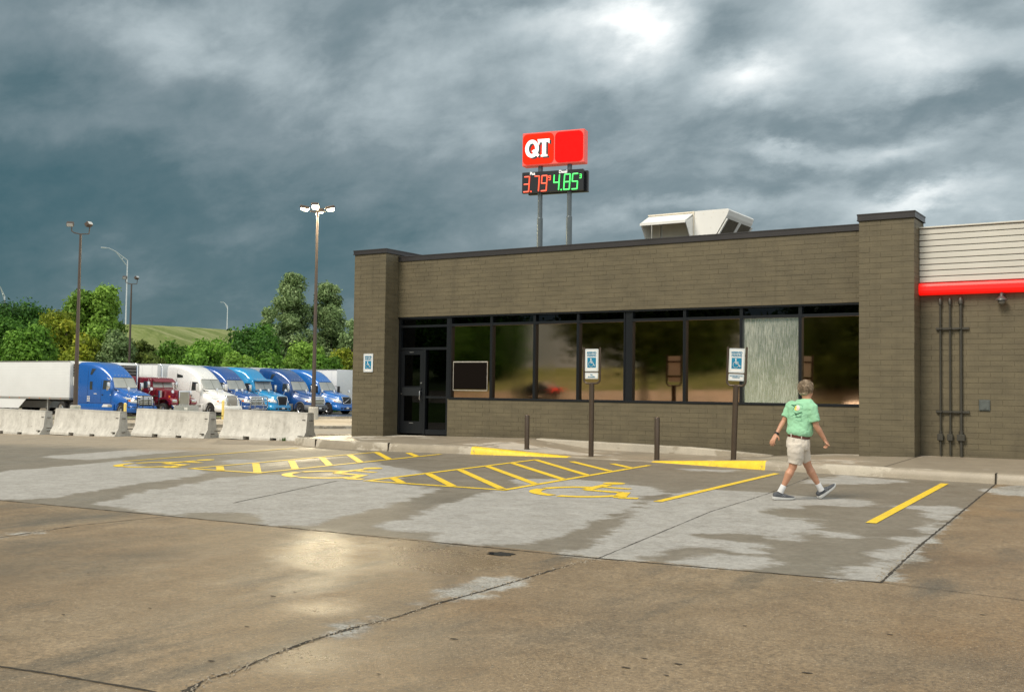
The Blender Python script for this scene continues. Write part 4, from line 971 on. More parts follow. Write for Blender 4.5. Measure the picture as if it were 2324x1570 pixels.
# ------------------------------------------------------------------ jersey barriers
def barrier():
    o = empty('jersey_barrier')
    n = 40; Lh = 1.54; bm = B()
    prof = [(-.31, 0), (-.31, .07), (-.17, .30), (-.125, .79), (-.105, .81), (.105, .81), (.125, .79), (.17, .30), (.31, .07), (.31, 0)]
    # long body in pieces with two drain slots cut out of the foot
    cuts = [-Lh, -.62, -.38, .38, .62, Lh]
    for k in range(5):
        slot = k in (1, 3)
        pr = prof if not slot else [(-.31, .09) if z == 0 else (y, max(z, .09)) for y, z in prof]
        if slot: pr = [(-.292, .09), (-.17, .30), (-.125, .79), (-.105, .81), (.105, .81), (.125, .79), (.17, .30), (.292, .09)]
        prism(bm, pr, 'x', cuts[k], cuts[k + 1])
    fixn(bm); bmesh.ops.remove_doubles(bm, verts=bm.verts[:], dist=.0005)
    obj('body', bm, M['barrier_m'], o, auto=30)
    for x_ in (-Lh, Lh):
        bm = B(); s = 1 if x_ > 0 else -1
        for z_ in (.18, .60): tube(bm, [(x_ - .02 * s, -.04, z_), (x_ + .05 * s, -.04, z_), (x_ + .06 * s, 0, z_), (x_ + .05 * s, .04, z_), (x_ - .02 * s, .04, z_)], .011, 6)
        for z_ in (.17, .60): box(bm, x_ - .16, x_ - .05, -.325 + (.60 - .17) * 0 if z_ < .2 else -.152, -.20 if z_ < .2 else -.13, z_, z_ + .02)
        obj('rebar_loop', bm, M['crack'], o)
    return o
def barrier_material():
    m_ = D.materials.new('barrier_concrete_stained'); m_.use_nodes = True; t = NT(m_.node_tree); p = t.n['Principled BSDF']
    co = t.node('ShaderNodeTexCoord').outputs['Object']; oi = t.node('ShaderNodeObjectInfo')
    off = t.node('ShaderNodeVectorMath', operation='SCALE'); off.inputs[0].default_value = (13, 7, 3); t.l.new(oi.outputs['Random'], off.inputs['Scale'])
    q = t.v('ADD', co, off.outputs[0])
    s = t.noise(t.mapping(q, scale=(1, 1, .22)), 3.2, 7, .7); n = t.noise(q, 6, 6, .65)
    col = t.ramp(t.m('ADD', t.m('MULTIPLY', s, .6), t.m('MULTIPLY', n, .4)), [(.32, (.34, .325, .285)), (.46, (.49, .475, .43)), (.62, (.63, .615, .56))])
    sepz = t.node('ShaderNodeSeparateXYZ'); t.put(sepz, 0, co)
    pit = t.m('GREATER_THAN', t.noise(q, 17, 2, .5), .70); col = t.mix(t.m('MULTIPLY', pit, .65), col, (.10, .095, .085))
    topd = t.mr(t.m('ADD', sepz.outputs[2], t.m('MULTIPLY', n, .10)), .79, .86, 0, .45); col = t.mix(topd, col, (.16, .15, .12))
    t.l.new(col, p.inputs['Base Color']); p.inputs['Roughness'].default_value = .9
    b = t.node('ShaderNodeBump'); b.inputs['Distance'].default_value = .01; b.inputs['Strength'].default_value = .5; t.l.new(t.noise(q, 25, 5, .7), b.inputs['Height']); t.l.new(b.outputs[0], p.inputs['Normal'])
    return m_
M['barrier_m'] = barrier_material()
b0 = barrier(); labs = ['concrete jersey barrier at the left edge, leftmost of the four', 'concrete jersey barrier second from the left, in front of the left blue truck cab', 'concrete jersey barrier third from the left, in front of the white truck', 'concrete jersey barrier nearest the shop, rightmost of the four']
for i, (xc, yc, rz) in enumerate(((-33.0, 21.35, .02), (-29.28, 21.35, .025), (-25.72, 21.65, .03), (-21.88, 21.62, .035))):
    o = b0 if i == 0 else copy_tree(b0); o.location = (xc, yc, G(xc, yc) - .01); o.rotation_euler = (R_((-.4, .5, 0, .3)[i]), .016, rz); tag(o, labs[i], 'barrier', 'concrete jersey barriers')

# ------------------------------------------------------------------ lamp posts
def pole_base(o, h=.9, r=.33, m_=None):
    bm = B(); tube(bm, [(0, 0, -.2), (0, 0, h - .04), (0, 0, h)], [r, r, r - .04], 20); obj('concrete_base', bm, M['barrier'], o, auto=40)
M['lampon'] = mat('lamp_lens_lit', (.9, .85, .7), .3, emit=(1, .86, .55), estr=30)
lp = gcol(712, 79)
o = empty('lit_lamp_post', lp, label='tall brown lamp post with four lit floodlights on top', cat='lamp post')
toplit = at(726, 478, 79); hp = toplit.z - lp.z
pole_base(o, .9, .36)
bm = B(); tube(bm, [(0, 0, .85), (0, 0, hp)], [.155, .085], 14); obj('pole', bm, M['lamppole'], o, auto=40)
bm = B(); rr_ = px_dir(1162, 785); rt2 = Vector((math.cos(YAW), math.sin(YAW), 0)); fw2 = Vector((-math.sin(YAW), math.cos(YAW), 0))
for d_, l_ in ((rt2, 1), (-rt2, 1), (fw2, 1), (-fw2, 1)): tube(bm, [(0, 0, hp - .05), tuple(d_ * .55 + Vector((0, 0, hp + .05)))], .05, 8)
tube(bm, [(0, 0, hp - .3), (0, 0, hp + .1)], .12, 12); obj('bracket', bm, M['lamppole'], o, auto=40)
for d_ in (rt2, -rt2, fw2, -fw2):
    bm = B(); MM = Matrix.Translation(d_ * .95 + Vector((0, 0, hp + .20))) @ Matrix.Rotation(math.atan2(d_.y, d_.x), 4, 'Z') @ Matrix.Rotation(R_(-12), 4, 'Y')
    rbox(bm, -.34, .34, -.26, .26, 0, .22, .05, 2, MM); hd = obj('lamp_head', bm, M['lamppole'], o)
    bm = B(); prism(bm, [(-.26, 0), (.26, 0), (.18, -.12), (-.18, -.12)], 'y', -.2, .2); bm.transform(MM); obj('lens', fixn(bm), M['lampon'], hd)
    ld = D.lights.new('lamp_light', 'AREA'); ld.energy = 1500; ld.color = (1, .84, .55); ld.shape = 'DISK'; ld.size = .55
    lo = D.objects.new('lamp_light', ld); C.objects.link(lo); lo.parent = o; lo.location = MM @ Vector((0, 0, -.16)); lo.rotation_euler = ((-fw2) * .75 + Vector((0, 0, -.66))).to_track_quat('-Z', 'Y').to_euler()
def flood_post(u, vb, d, vt, label, k=1.):
    b_ = gcol(u, d); top = at(u + (510 - 0) * 0, vt, d); hp = top.z - b_.z
    o = empty('flood_lamp_post', b_, label=label, cat='lamp post', group='unlit brown floodlight posts'); pole_base(o, .9, .33)
    bm = B(); tube(bm, [(0, 0, .85), (0, 0, hp - .6)], [.15, .075], 12); obj('pole', bm, M['lamppole'], o, auto=40)
    bm = B(); z_ = hp - .62
    tube(bm, [tuple(rt2 * -.62 + Vector((0, 0, z_ + .55))), tuple(rt2 * -.60 + Vector((0, 0, z_ + .2))), tuple(rt2 * -.42 + Vector((0, 0, z_ + .08))), (0, 0, z_), tuple(rt2 * .55 + Vector((0, 0, z_ + .02))), tuple(rt2 * .60 + Vector((0, 0, z_ + .5)))], .04, 8); obj('cross_arm', bm, M['lamppole'], o, auto=40)
    for s, rx in ((-1, 30), (1, -35)):
        MM = Matrix.Translation(rt2 * (.62 * s - .1) + Vector((0, 0, z_ + .66))) @ Matrix.Rotation(YAW + R_(10 if s < 0 else 70), 4, 'Z') @ Matrix.Rotation(R_(rx), 4, 'X')
        bm = B(); rbox(bm, -.22, .22, -.16, .16, -.14, .14, .03, 2, MM); h_ = obj('flood_head', bm, M['lamppole'], o)
        bm = B(); rbox(bm, -.19, .19, -.175, -.155, -.11, .11, .01, 1, MM); obj('lens', bm, M['lens'], h_)
flood_post(172, 0, 72, 508, 'tall unlit brown floodlight post in front of the leftmost trailer')
flood_post(291.5, 0, 112, 630, 'slender unlit floodlight post behind the trucks, beside the white street lamp')
def street_light(base, top, tip, label, r=.14):
    o = empty('street_light', base, label=label, cat='street light', group='white street lights on the embankment')
    t_ = Vector(top) - Vector(base); a = Vector(tip) - Vector(base)
    bm = B(); tube(bm, [(0, 0, -2), (0, 0, t_.z)], [r, r * .6], 10); obj('pole', bm, M['galv'], o, auto=40)
    bm = B(); m1 = Vector((0, 0, t_.z)).lerp(a, .55) + Vector((0, 0, .35)); m2 = Vector((0, 0, t_.z)).lerp(a, .85) + Vector((0, 0, .25))
    tube(bm, [(0, 0, t_.z), m1, m2, a], [r * .5, r * .42, r * .36, r * .3], 8); tube(bm, [(0, 0, t_.z - 1.0), m1 * .7 + Vector((0, 0, t_.z - 1)) * .3, m1, ], [r * .4] * 3, 6); tube(bm, [Vector((0, 0, t_.z)) * .65 + m1 * .35, (Vector((0, 0, t_.z - 1.0))) * .55 + m1 * .45], r * .3, 6); obj('arm', bm, M['galv'], o, auto=40)
    bm = B(); MM = Matrix.Translation(a) @ Matrix.Rotation(math.atan2(a.y, a.x), 4, 'Z'); rbox(bm, -.1, .75, -.16, .16, -.08, .06, .04, 2, MM); obj('lamp_head', bm, M['galv'], o)
street_light((-151.2, 116.5, 10.8), (-151.2, 116.5, 22.7), tuple(at(240, 562.5, 178)), 'large white street light with a curved truss arm left of the slender post')
street_light((-304.5, 279.2, 22.0), (-304.5, 279.2, 31.9), tuple(at(505, 686, 400)), 'small distant white street light alone on the grassy embankment', .22)
bs = at(8, 760, 210); street_light((bs.x, bs.y, 5), (bs.x, bs.y, at(8, 672, 210).z), tuple(at(-8, 642, 208)), 'white street light barely showing above the trees at the left edge')
for u, d, h, lab in ((285, 72, 1.12, 'pale yellow post in front of the left blue truck'), (507, 75, 1.35, 'pale yellow post in front of the white truck')):
    o = empty('guard_post', gcol(u, d), label=lab, cat='guard post', group='yellow guard posts by the trucks')
    bm = B(); tube(bm, [(0, 0, -.1), (0, 0, h - .08), (0, 0, h - .03), (0, 0, h)], [.09, .09, .07, .02], 12); obj('sleeve', bm, M['yellowpost'], o, auto=50)
    bm = B(); tube(bm, [(0, 0, -.08), (0, 0, .03)], .13, 12); obj('footing', bm, M['barrier'], o, auto=50)

# ------------------------------------------------------------------ trucks
def catmull(S, k=3):
    out = []
    for i in range(len(S) - 1):
        p0, p1, p2, p3 = S[max(i - 1, 0)], S[i], S[i + 1], S[min(i + 2, len(S) - 1)]
        for j in range(k):
            t = j / k; q = []
            for a, b_, c_, d_ in zip(p0, p1, p2, p3):
                m1 = (c_ - a) * .5; m2 = (d_ - b_) * .5
                if (c_ - b_) == 0: m1 = m2 = 0
                v_ = (2 * t**3 - 3 * t**2 + 1) * b_ + (t**3 - 2 * t**2 + t) * m1 * .7 + (-2 * t**3 + 3 * t**2) * c_ + (t**3 - t**2) * m2 * .7
                q.append(v_)
            out.append(tuple(q))
    out.append(S[-1]); return out
def loft(bm, S, na=6, smoothk=3):
    """S: (x, halfwidth, z0, z1, corner radius, top width factor)"""
    S = catmull(S, smoothk) if smoothk > 1 else S
    rings = []
    for (x, hw, z0, z1, r, tf) in S:
        r = min(r, hw * .95, (z1 - z0) * .6); pts = [(-hw * .92, z0), (-hw, z0 + .12), (-hw, z0 + (z1 - r - z0) * .6)]
        ht = hw * tf
        pts.append((-(hw + ht) / 2 * 1.0, z0 + (z1 - r - z0) * .92))
        for i in range(na + 1):
            a = PI - (PI / 2) * i / na; pts.append((-(ht - r) + r * math.cos(a), z1 - r + r * math.sin(a)))
        L_ = pts[:]; top = [(-(ht - r) * .5, z1 + .012), (0, z1 + .02)]
        P_ = L_ + top + [(-p[0], p[1]) for p in reversed(L_ + top[:1])]
        rings.append([bm.verts.new((x, p[0], p[1])) for p in P_])
    n = len(rings[0])
    for i in range(len(rings) - 1):
        for k in range(n - 1): bm.faces.new((rings[i][k], rings[i][k + 1], rings[i + 1][k + 1], rings[i + 1][k]))
        bm.faces.new((rings[i][n - 1], rings[i][0], rings[i + 1][0], rings[i + 1][n - 1]))
    bm.faces.new(rings[0]); bm.faces.new(rings[-1][::-1])
    return fixn(bm)
def decal(bvh, how, corners, off=.014, n=8, m_=5, thick=True):
    """a panel laid on the bodywork: corners (4) in (y,z) seen from the front or (x,z) seen from a side"""
    bm = B(); g = []
    A, B_, C_, D_ = [V2(c) for c in corners]
    for i in range(n + 1):
        row = []
        for j in range(m_ + 1):
            s, t = i / n, j / m_
            q = A * (1 - s) * (1 - t) + B_ * s * (1 - t) + C_ * s * t + D_ * (1 - s) * t
            if how == 'front': o_, d_ = Vector((3, q.x, q.y)), Vector((-1, 0, 0))
            elif how == 'near': o_, d_ = Vector((q.x, -4, q.y)), Vector((0, 1, 0))
            elif how == 'far': o_, d_ = Vector((q.x, 4, q.y)), Vector((0, -1, 0))
            else: o_, d_ = Vector((q.x, q.y, 8)), Vector((0, 0, -1))
            h = bvh.ray_cast(o_, d_)
            if h[0] is None: p = o_ + d_ * (5.5 if how == 'front' else 2.8)
            else: p = h[0] + (h[1] if h[1].dot(d_) < 0 else -h[1]) * off
            row.append(bm.verts.new(p))
        g.append(row)
    for i in range(n):
        for j in range(m_): bm.faces.new((g[i][j], g[i + 1][j], g[i + 1][j + 1], g[i][j + 1]))
    return fixn(bm)
def wheel(parent, x, y, r=.50, w_=.28, name='wheel', dual=False):
    s = -1 if y < 0 else 1; e_ = empty(name); e_.parent = parent; e_.location = (x, y, r)
    D.objects.remove(e_)
    bm = B(); yo = s * w_ / 2
    pr = [(.30, -w_ / 2), (r - .05, -w_ / 2), (r, -w_ / 2 + .05), (r, w_ / 2 - .05), (r - .05, w_ / 2), (.30, w_ / 2)]
    n = 22; rings = [[bm.verts.new((q[0] * math.cos(2 * PI * k / n), q[1], q[0] * math.sin(2 * PI * k / n))) for q in pr] for k in range(n)]
    for k in range(n):
        for j in range(len(pr) - 1): bm.faces.new((rings[k][j], rings[k][j + 1], rings[(k + 1) % n][j + 1], rings[(k + 1) % n][j]))
    w1 = obj(name, fixn(bm), M['tire'], parent, auto=40); w1.location = (x, y, r)
    bm = B(); y1 = s * (w_ / 2 - .01)
    pr2 = [(.305, y1), (.27, y1 - s * .02), (.20, y1 - s * .09), (.12, y1 - s * .07), (.11, y1 + s * .04), (.0, y1 + s * .05)]
    rings = [[bm.verts.new((q[0] * math.cos(2 * PI * k / n), q[1], q[0] * math.sin(2 * PI * k / n))) for q in pr2[:-1]] for k in range(n)]; cv = bm.verts.new((0, pr2[-1][1], 0))
    for k in range(n):
        for j in range(len(pr2) - 2): bm.faces.new((rings[k][j], rings[k][j + 1], rings[(k + 1) % n][j + 1], rings[(k + 1) % n][j]))
        bm.faces.new((rings[k][-1], cv, rings[(k + 1) % n][-1]))
    for k in range(8): disc(bm, (.24 * math.cos(k * PI / 4), y1 - s * .05, .24 * math.sin(k * PI / 4)), (0, 1, 0), .03, 8, .012)
    obj('rim', fixn(bm), M['rim'], w1, auto=35)
    return w1
def bvh_of(bm): return BVHTree.FromBMesh(bm)
def carpaint(name, col): return mat(name, col, .28, .1, coat=.7, var=.04, vscale=1)
def arch(parent, x, y, m_, r=.60, name='fender'):
    """wheel arch lip and dark well"""
    s = -1 if y < 0 else 1
    bm = B(); disc(bm, (x, y - s * .035, .5), (0, 1, 0), .585, 24, .05); obj('wheel_well', bm, M['black'], parent)
    bm = B(); pts = [(x + r * math.cos(R_(a)), y, .5 + r * math.sin(R_(a))) for a in range(-8, 189, 14)]; tube(bm, pts, .045, 8); obj(name, bm, m_, parent, smooth=True)
def mirror_pair(parent, x, z, hw, m_, h=.62, classic=False):
    for s in (-1, 1):
        bm = B(); y = s * (hw + .28)
        tube(bm, [(x - .1, s * hw * .97, z + .30), (x + .12, y, z + .28)], .02, 6); tube(bm, [(x - .1, s * hw * .97, z - .30), (x + .12, y, z - .28)], .02, 6)
        if classic: tube(bm, [(x + .12, y, z + .45), (x + .12, y, z - .45)], .02, 6); tube(bm, [(x - .1, s * hw * .97, z - .3), (x + .12, y, z + .28)], .015, 6)
        mm = obj('mirror', bm, M['black'] if not classic else M['chrome'], parent)
        bm = B(); rbox(bm, x + .05, x + .20, y - .13, y + .13, z - h / 2, z + h / 2, .045, 3); obj('mirror_housing', bm, m_, mm, smooth=False, auto=60)
def hood_mirrors(parent, x, z, hw):
    for s in (-1, 1):
        bm = B(); tube(bm, [(x, s * hw, z - .25), (x + .05, s * (hw + .10), z), (x + .05, s * (hw + .14), z + .1)], .018, 6); tube(bm, [(x + .02, s * (hw + .14), z + .1), (x + .12, s * (hw + .14), z + .12)], [.10, .12], 12); obj('hood_mirror', bm, M['chrome'], parent, auto=50)
def stack(parent, x, y, z0, z1, r=.075):
    bm = B(); tube(bm, [(x, y, z0), (x, y, z1 - .25), (x - .05, y, z1 - .08), (x - .16, y, z1)], [r] * 4, 12); obj('exhaust_stack', bm, M['chrome'], parent, auto=50)
def bull_bar(parent, m_, y=.95, z0=.55, z1=1.55, x=.28, hatch=False):
    bm = B()
    for s in (-1, 1):
        tube(bm, [(0, s * y, .6), (x, s * y, .6), (x, s * y * .97, z1 - .1), (x, s * y * .85, z1)], .035, 8); tube(bm, [(x, s * .45, .5), (x, s * .45, z1)], .03, 8)
        tube(bm, [(x, s * y, .75), (x - .15, s * (y + .25), .75), (x - .7, s * (y + .30), .75), (x - .7, s * (y + .30), 1.25), (x - .15, s * (y + .22), 1.28), (x, s * y, 1.28)], .028, 8)
    for z_ in ((z0, z0 + .3, z1) if not hatch else (z0, .85, 1.15, z1)): tube(bm, [(x, -y * .9, z_), (x, y * .9, z_)], .032, 8)
    obj('grille_guard', bm, m_, parent, auto=50)
def tractor(kind, col, name, loc, label, guard=None, roof='full', grille='bars', hood_col=None, lower=None, roofwin=True, visor=False, mirror_m=None, sleeperwin='small'):
    o = empty('semi_truck', loc, label=label, cat='semi truck', group='semi trucks parked in a row')
    P_ = carpaint(name, col); low = lower or P_
    if kind == 'aero':
        S = [(-.02, .62, .52, 1.35, .2, .9), (-.10, .86, .46, 1.52, .28, .86), (-.35, 1.02, .42, 1.66, .34, .82), (-.9, 1.12, .40, 1.80, .38, .80), (-1.5, 1.17, .40, 1.93, .40, .80), (-1.98, 1.18, .40, 2.04, .36, .84), (-2.12, 1.18, .40, 2.16, .34, .86),
             (-2.42, 1.19, .40, 2.62, .30, .85), (-2.62, 1.20, .40, 2.88, .28, .84), (-2.85, 1.21, .40, 3.10, .32, .83), (-3.3, 1.22, .40, 3.45, .38, .84), (-3.9, 1.23, .40, 3.76, .40, .88), (-4.6, 1.24, .40, 3.93, .36, .93), (-5.4, 1.24, .40, 4.0, .30, .96), (-6.1, 1.24, .40, 3.98, .26, .97), (-6.15, 1.22, .42, 3.94, .24, .97)]
        if roof == 'visor': S = S[:7] + [(-2.36, 1.19, .40, 2.70, .24, .86), (-2.44, 1.19, .40, 2.86, .22, .88), (-2.60, 1.20, .40, 2.94, .2, .9), (-3.0, 1.20, .40, 3.20, .38, .82), (-3.5, 1.21, .40, 3.62, .42, .82), (-4.1, 1.22, .40, 3.86, .42, .85), (-4.8, 1.23, .40, 3.97, .36, .92), (-6.1, 1.24, .40, 4.0, .28, .96), (-6.15, 1.22, .42, 3.95, .24, .97)]
        bm = loft(B(), S); bv = bvh_of(bm); me_o = obj('body', bm, P_, o, auto=50)
        # windscreen, side glass, sleeper window
        obj('windscreen', decal(bv, 'front', [(-.99, 2.10), (.99, 2.10), (.90, 2.82), (-.90, 2.82)], .016, 14, 6), M['screen'], o, smooth=True)
        bm = decal(bv, 'front', [(-1.03, 2.075), (1.03, 2.075), (.94, 2.87), (-.94, 2.87)], .006, 14, 6); obj('windscreen_seal', bm, M['black'], o, smooth=True)
        bm = decal(bv, 'front', [(-.012, 2.1), (.012, 2.1), (.012, 2.82), (-.012, 2.82)], .024, 1, 6); obj('windscreen_pillar', bm, M['black'], o)
        for sd in ('near', 'far'):
            obj('side_window', decal(bv, sd, [(-3.30, 1.98), (-2.50, 2.00), (-2.68, 2.62), (-3.30, 2.66)], .012), M['glassd'], o, smooth=True)
            dm = decal(bv, sd, [(-3.46, .98), (-2.36, .98), (-2.40, 2.02), (-3.46, 2.0)], .007); dd = obj('door', dm, P_, o, smooth=True)
            s_ = -1 if sd == 'near' else 1
            bm = B(); rbox(bm, -3.36, -3.20, s_ * 1.235, s_ * 1.265, 1.55, 1.62, .01, 1); obj('handle', bm, M['black'], dd)
            bm = B()
            for pts in ([(-3.48, .98), (-3.48, 2.70)], [(-2.34, .98), (-2.34, 2.05)], [(-3.48, .96), (-2.34, .96)], [(-5.0, .5), (-5.0, 3.6)], [(-6.0, .95), (-3.5, .95)]):
                qs = []
                for i in range(9):
                    q = V2(pts[0]).lerp(V2(pts[1]), i / 8); h = bv.ray_cast(Vector((q.x, s_ * 4, q.y)), Vector((0, -s_, 0)))
                    if h[0]: qs.append(h[0] + Vector((0, s_ * .003, 0)))
                if len(qs) > 1: tube(bm, qs, .009, 5)
            obj('panel_gap', bm, M['black'], o)
            if sleeperwin == 'small': obj('sleeper_window', decal(bv, sd, [(-4.75, 1.95), (-4.45, 1.95), (-4.45, 2.55), (-4.75, 2.55)], .012, 4, 4), M['glassd'], o, smooth=True)
            if roofwin: obj('roof_window', decal(bv, sd, [(-4.78, 3.05), (-4.55, 3.05), (-4.22, 3.48), (-4.62, 3.50)] if roofwin is True else roofwin, .012, 5, 4), M['glassd'], o, smooth=True)
            obj('headlight', decal(bv, 'front', [(s_ * .62, 1.02), (s_ * 1.0, 1.05), (s_ * 1.02, 1.42), (s_ * .80, 1.36)], .02, 5, 4), M['lens'], o, smooth=True)
            obj('marker_lamp', decal(bv, sd, [(-.62, 1.14), (-.40, 1.12), (-.40, 1.22), (-.60, 1.24)], .02, 2, 2), M['amber'], o)
            bm = B()
            tube(bm, [(-1.55, s_ * 1.03, 1.93), (-1.95, s_ * 1.06, 1.97), (-2.15, s_ * 1.08, 2.02)], [.02, .05, .03], 6); obj('cowl_vent', bm, M['black'], o)
            # lower side skirt with tank
            bm = B(); rbox(bm, -6.0, -1.95, s_ * 1.20 if s_ > 0 else -1.262, 1.262 if s_ > 0 else -1.20, .32, .92, .03, 2); obj('side_skirt', bm, low, o, auto=40)
            bm = B(); rbox(bm, -2.6, -2.1, s_ * 1.255 if s_ > 0 else -1.285, 1.285 if s_ > 0 else -1.255, .70, .88, .02, 1); obj('step', bm, M['trailers'], o)
            arch(o, -1.18, s_ * 1.18, low if lower else P_)
        for i in range(5):
            y_ = -.6 + i * .3; obj('roof_marker', decal(bv, 'front', [(y_ - .04, 3.0), (y_ + .04, 3.0), (y_ + .04, 3.03), (y_ - .04, 3.03)], .02, 1, 1), M['lens'] if i else M['lens'], o)
        # bumper
        bm = B(); S2 = [(.10, .60, .36, .74, .1, .95), (.04, 1.0, .34, .80, .12, .95), (-.2, 1.17, .34, .84, .12, .96), (-.62, 1.23, .34, .86, .1, .97)]
        loft(bm, S2); obj('bumper', bm, low, o, auto=50)
        bm = B(); rbox(bm, .09, .115, -.5, .5, .42, .58, .01, 1); rbox(bm, .10, .12, -.85, -.62, .45, .58, .01, 1); rbox(bm, .08, .10, .62, .85, .45, .58, .01, 1); obj('bumper_inlet', bm, M['black'], o)
        bm = B(); box(bm, .118, .124, -.16, .16, .50, .64); obj('licence_plate', bm, M['signw'], o)
        # grille
        if grille == 'bars':
            gm = decal(bv, 'front', [(-.50, .88), (.50, .88), (.62, 1.50), (-.62, 1.50)], .02, 10, 6); gr = obj('grille', gm, M['black'], o, smooth=True)
            for k in range(5):
                z_ = .94 + k * .125; w2 = .50 + .12 * k / 4; obj('grille_bar', decal(bv, 'front', [(-w2, z_), (w2, z_), (w2, z_ + .07), (-w2, z_ + .07)], .05, 10, 1), M['chrome'], gr)
            bm = B(); gp = [(-.56, .84), (-.68, 1.54), (.68, 1.54), (.56, .84), (-.56, .84)]; qs = []
            for a, b_ in zip(gp[:-1], gp[1:]):
                for i in range(5):
                    q = V2(a).lerp(V2(b_), i / 5); h = bv.ray_cast(Vector((3, q.x, q.y)), Vector((-1, 0, 0))); qs.append(h[0] + Vector((.03, 0, 0)))
            tube(bm, qs + [qs[0]], .035, 6); obj('grille_surround', bm, M['chrome'], gr, smooth=True)
        elif grille == 'tall':
            gr = obj('grille', decal(bv, 'front', [(-.42, .72), (.42, .72), (.52, 1.55), (-.52, 1.55)], .03, 10, 6), mat('grille_mesh', (.33, .31, .28), .35, .7, var=.1), o, smooth=True)
            bm = B(); gp = [(-.46, .68), (-.56, 1.60), (.56, 1.60), (.46, .68), (-.46, .68)]; qs = []
            for a, b_ in zip(gp[:-1], gp[1:]):
                for i in range(5):
                    q = V2(a).lerp(V2(b_), i / 5); h = bv.ray_cast(Vector((3, q.x, q.y)), Vector((-1, 0, 0))); qs.append(h[0] + Vector((.03, 0, 0)))
            tube(bm, qs + [qs[0]], .04, 6); tube(bm, [qs[18] * .5 + qs[3] * .5 + Vector((.03, 0, 0)), Vector((qs[0].x + .05, 0, .70))], .03, 6)
            obj('grille_surround', bm, M['chrome'], gr, smooth=True)
            bm = B()
            for k in range(-5, 6): 
                if k: 
                    h0 = bv.ray_cast(Vector((3, k * .075, .75)), Vector((-1, 0, 0)))[0]; h1 = bv.ray_cast(Vector((3, k * .088, 1.53)), Vector((-1, 0, 0)))[0]; tube(bm, [h0 + Vector((.035, 0, 0)), h1 + Vector((.035, 0, 0))], .008, 4)
            obj('grille_slat', bm, M['black'], gr)
        elif grille == 'shield':
            gr = obj('grille', decal(bv, 'front', [(-.38, .62), (.38, .62), (.56, 1.50), (-.56, 1.50)], .03, 10, 6), M['black'], o, smooth=True)
            bm = B(); gp = [(-.40, .60), (-.60, 1.45), (-.5, 1.56), (.5, 1.56), (.60, 1.45), (.40, .60), (-.40, .60)]; qs = []
            for a, b_ in zip(gp[:-1], gp[1:]):
                for i in range(4):
                    q = V2(a).lerp(V2(b_), i / 4); h = bv.ray_cast(Vector((3, q.x, q.y)), Vector((-1, 0, 0))); qs.append(h[0] + Vector((.035, 0, 0)))
            tube(bm, qs + [qs[0]], .035, 6); obj('grille_surround', bm, M['chrome'], gr, smooth=True)
            for k in range(6):
                z_ = .72 + k * .13; w2 = .40 + .13 * k / 5; obj('grille_bar', decal(bv, 'front', [(-w2, z_), (w2, z_), (w2, z_ + .025), (-w2, z_ + .025)], .05, 8, 1), M['tire'], gr)
        elif grille == 'slash':
            gr = obj('grille', decal(bv, 'front', [(-.52, .95), (.52, .95), (.56, 1.52), (-.56, 1.52)], .03, 10, 6), M['black'], o, smooth=True)
            bm = B(); gp = [(-.54, .92), (-.58, 1.55), (.58, 1.55), (.54, .92), (-.54, .92)]; qs = []
            for a, b_ in zip(gp[:-1], gp[1:]):
                for i in range(5):
                    q = V2(a).lerp(V2(b_), i / 5); h = bv.ray_cast(Vector((3, q.x, q.y)), Vector((-1, 0, 0))); qs.append(h[0] + Vector((.03, 0, 0)))
            tube(bm, qs + [qs[0]], .022, 6)
            h0 = bv.ray_cast(Vector((3, -.5, .98)), Vector((-1, 0, 0)))[0]; h1 = bv.ray_cast(Vector((3, .5, 1.5)), Vector((-1, 0, 0)))[0]; tube(bm, [h0 + Vector((.05, 0, 0)), (h0 + h1) / 2 + Vector((.12, 0, 0)), h1 + Vector((.05, 0, 0))], .028, 6); obj('grille_surround', bm, M['chrome'], gr, smooth=True)
        if visor:
            bm = B(); prism(bm, [(-2.30, 2.86), (-2.05, 2.82), (-2.03, 2.86), (-2.5, 3.0)], 'y', -1.0, 1.0); obj('sun_visor', fixn(bm), P_, o)
        mirror_pair(o, -2.45, 2.20, 1.18, mirror_m or M['chrome']); hood_mirrors(o, -.75, 1.95, .86)
        wheel(o, -1.18, -1.06); wheel(o, -1.18, 1.06)
    else:
        # long square hood with separate wings
        S = [(0, .60, .80, 1.92, .12, .95), (-.05, .62, .80, 1.95, .12, .95), (-1.2, .70, .80, 2.02, .14, .94), (-2.35, .80, .80, 2.10, .14, .94)]
        bm = loft(B(), S); bv = bvh_of(bm); obj('hood', bm, P_, o, auto=40)
        S = [(-2.32, 1.0, .60, 2.12, .1, .95), (-2.36, 1.02, .60, 2.2, .1, .95), (-2.52, 1.03, .60, 2.80, .12, .93), (-2.7, 1.04, .60, 2.90, .12, .93), (-4.0, 1.06, .60, 2.95, .14, .94), (-5.9, 1.12, .60, 3.05, .16, .94), (-5.95, 1.1, .62, 3.0, .16, .94)]
        bm = loft(B(), S, smoothk=1); bv2 = bvh_of(bm); obj('cab', bm, P_, o, auto=40)
        ws2 = obj('windscreen', decal(bv2, 'front', [(-.92, 2.18), (.92, 2.18), (.88, 2.66), (-.88, 2.66)], .016, 12, 5), M['screen'], o)
        obj('windscreen_pillar', decal(bv2, 'front', [(-.03, 2.16), (.03, 2.16), (.03, 2.68), (-.03, 2.68)], .03, 1, 3), P_, o)
        bm = B(); prism(bm, [(-2.47, 2.88), (-2.10, 2.62), (-2.10, 2.58), (-2.52, 2.70)], 'y', -.98, .98); vz = obj('sun_visor', fixn(bm), P_, o)
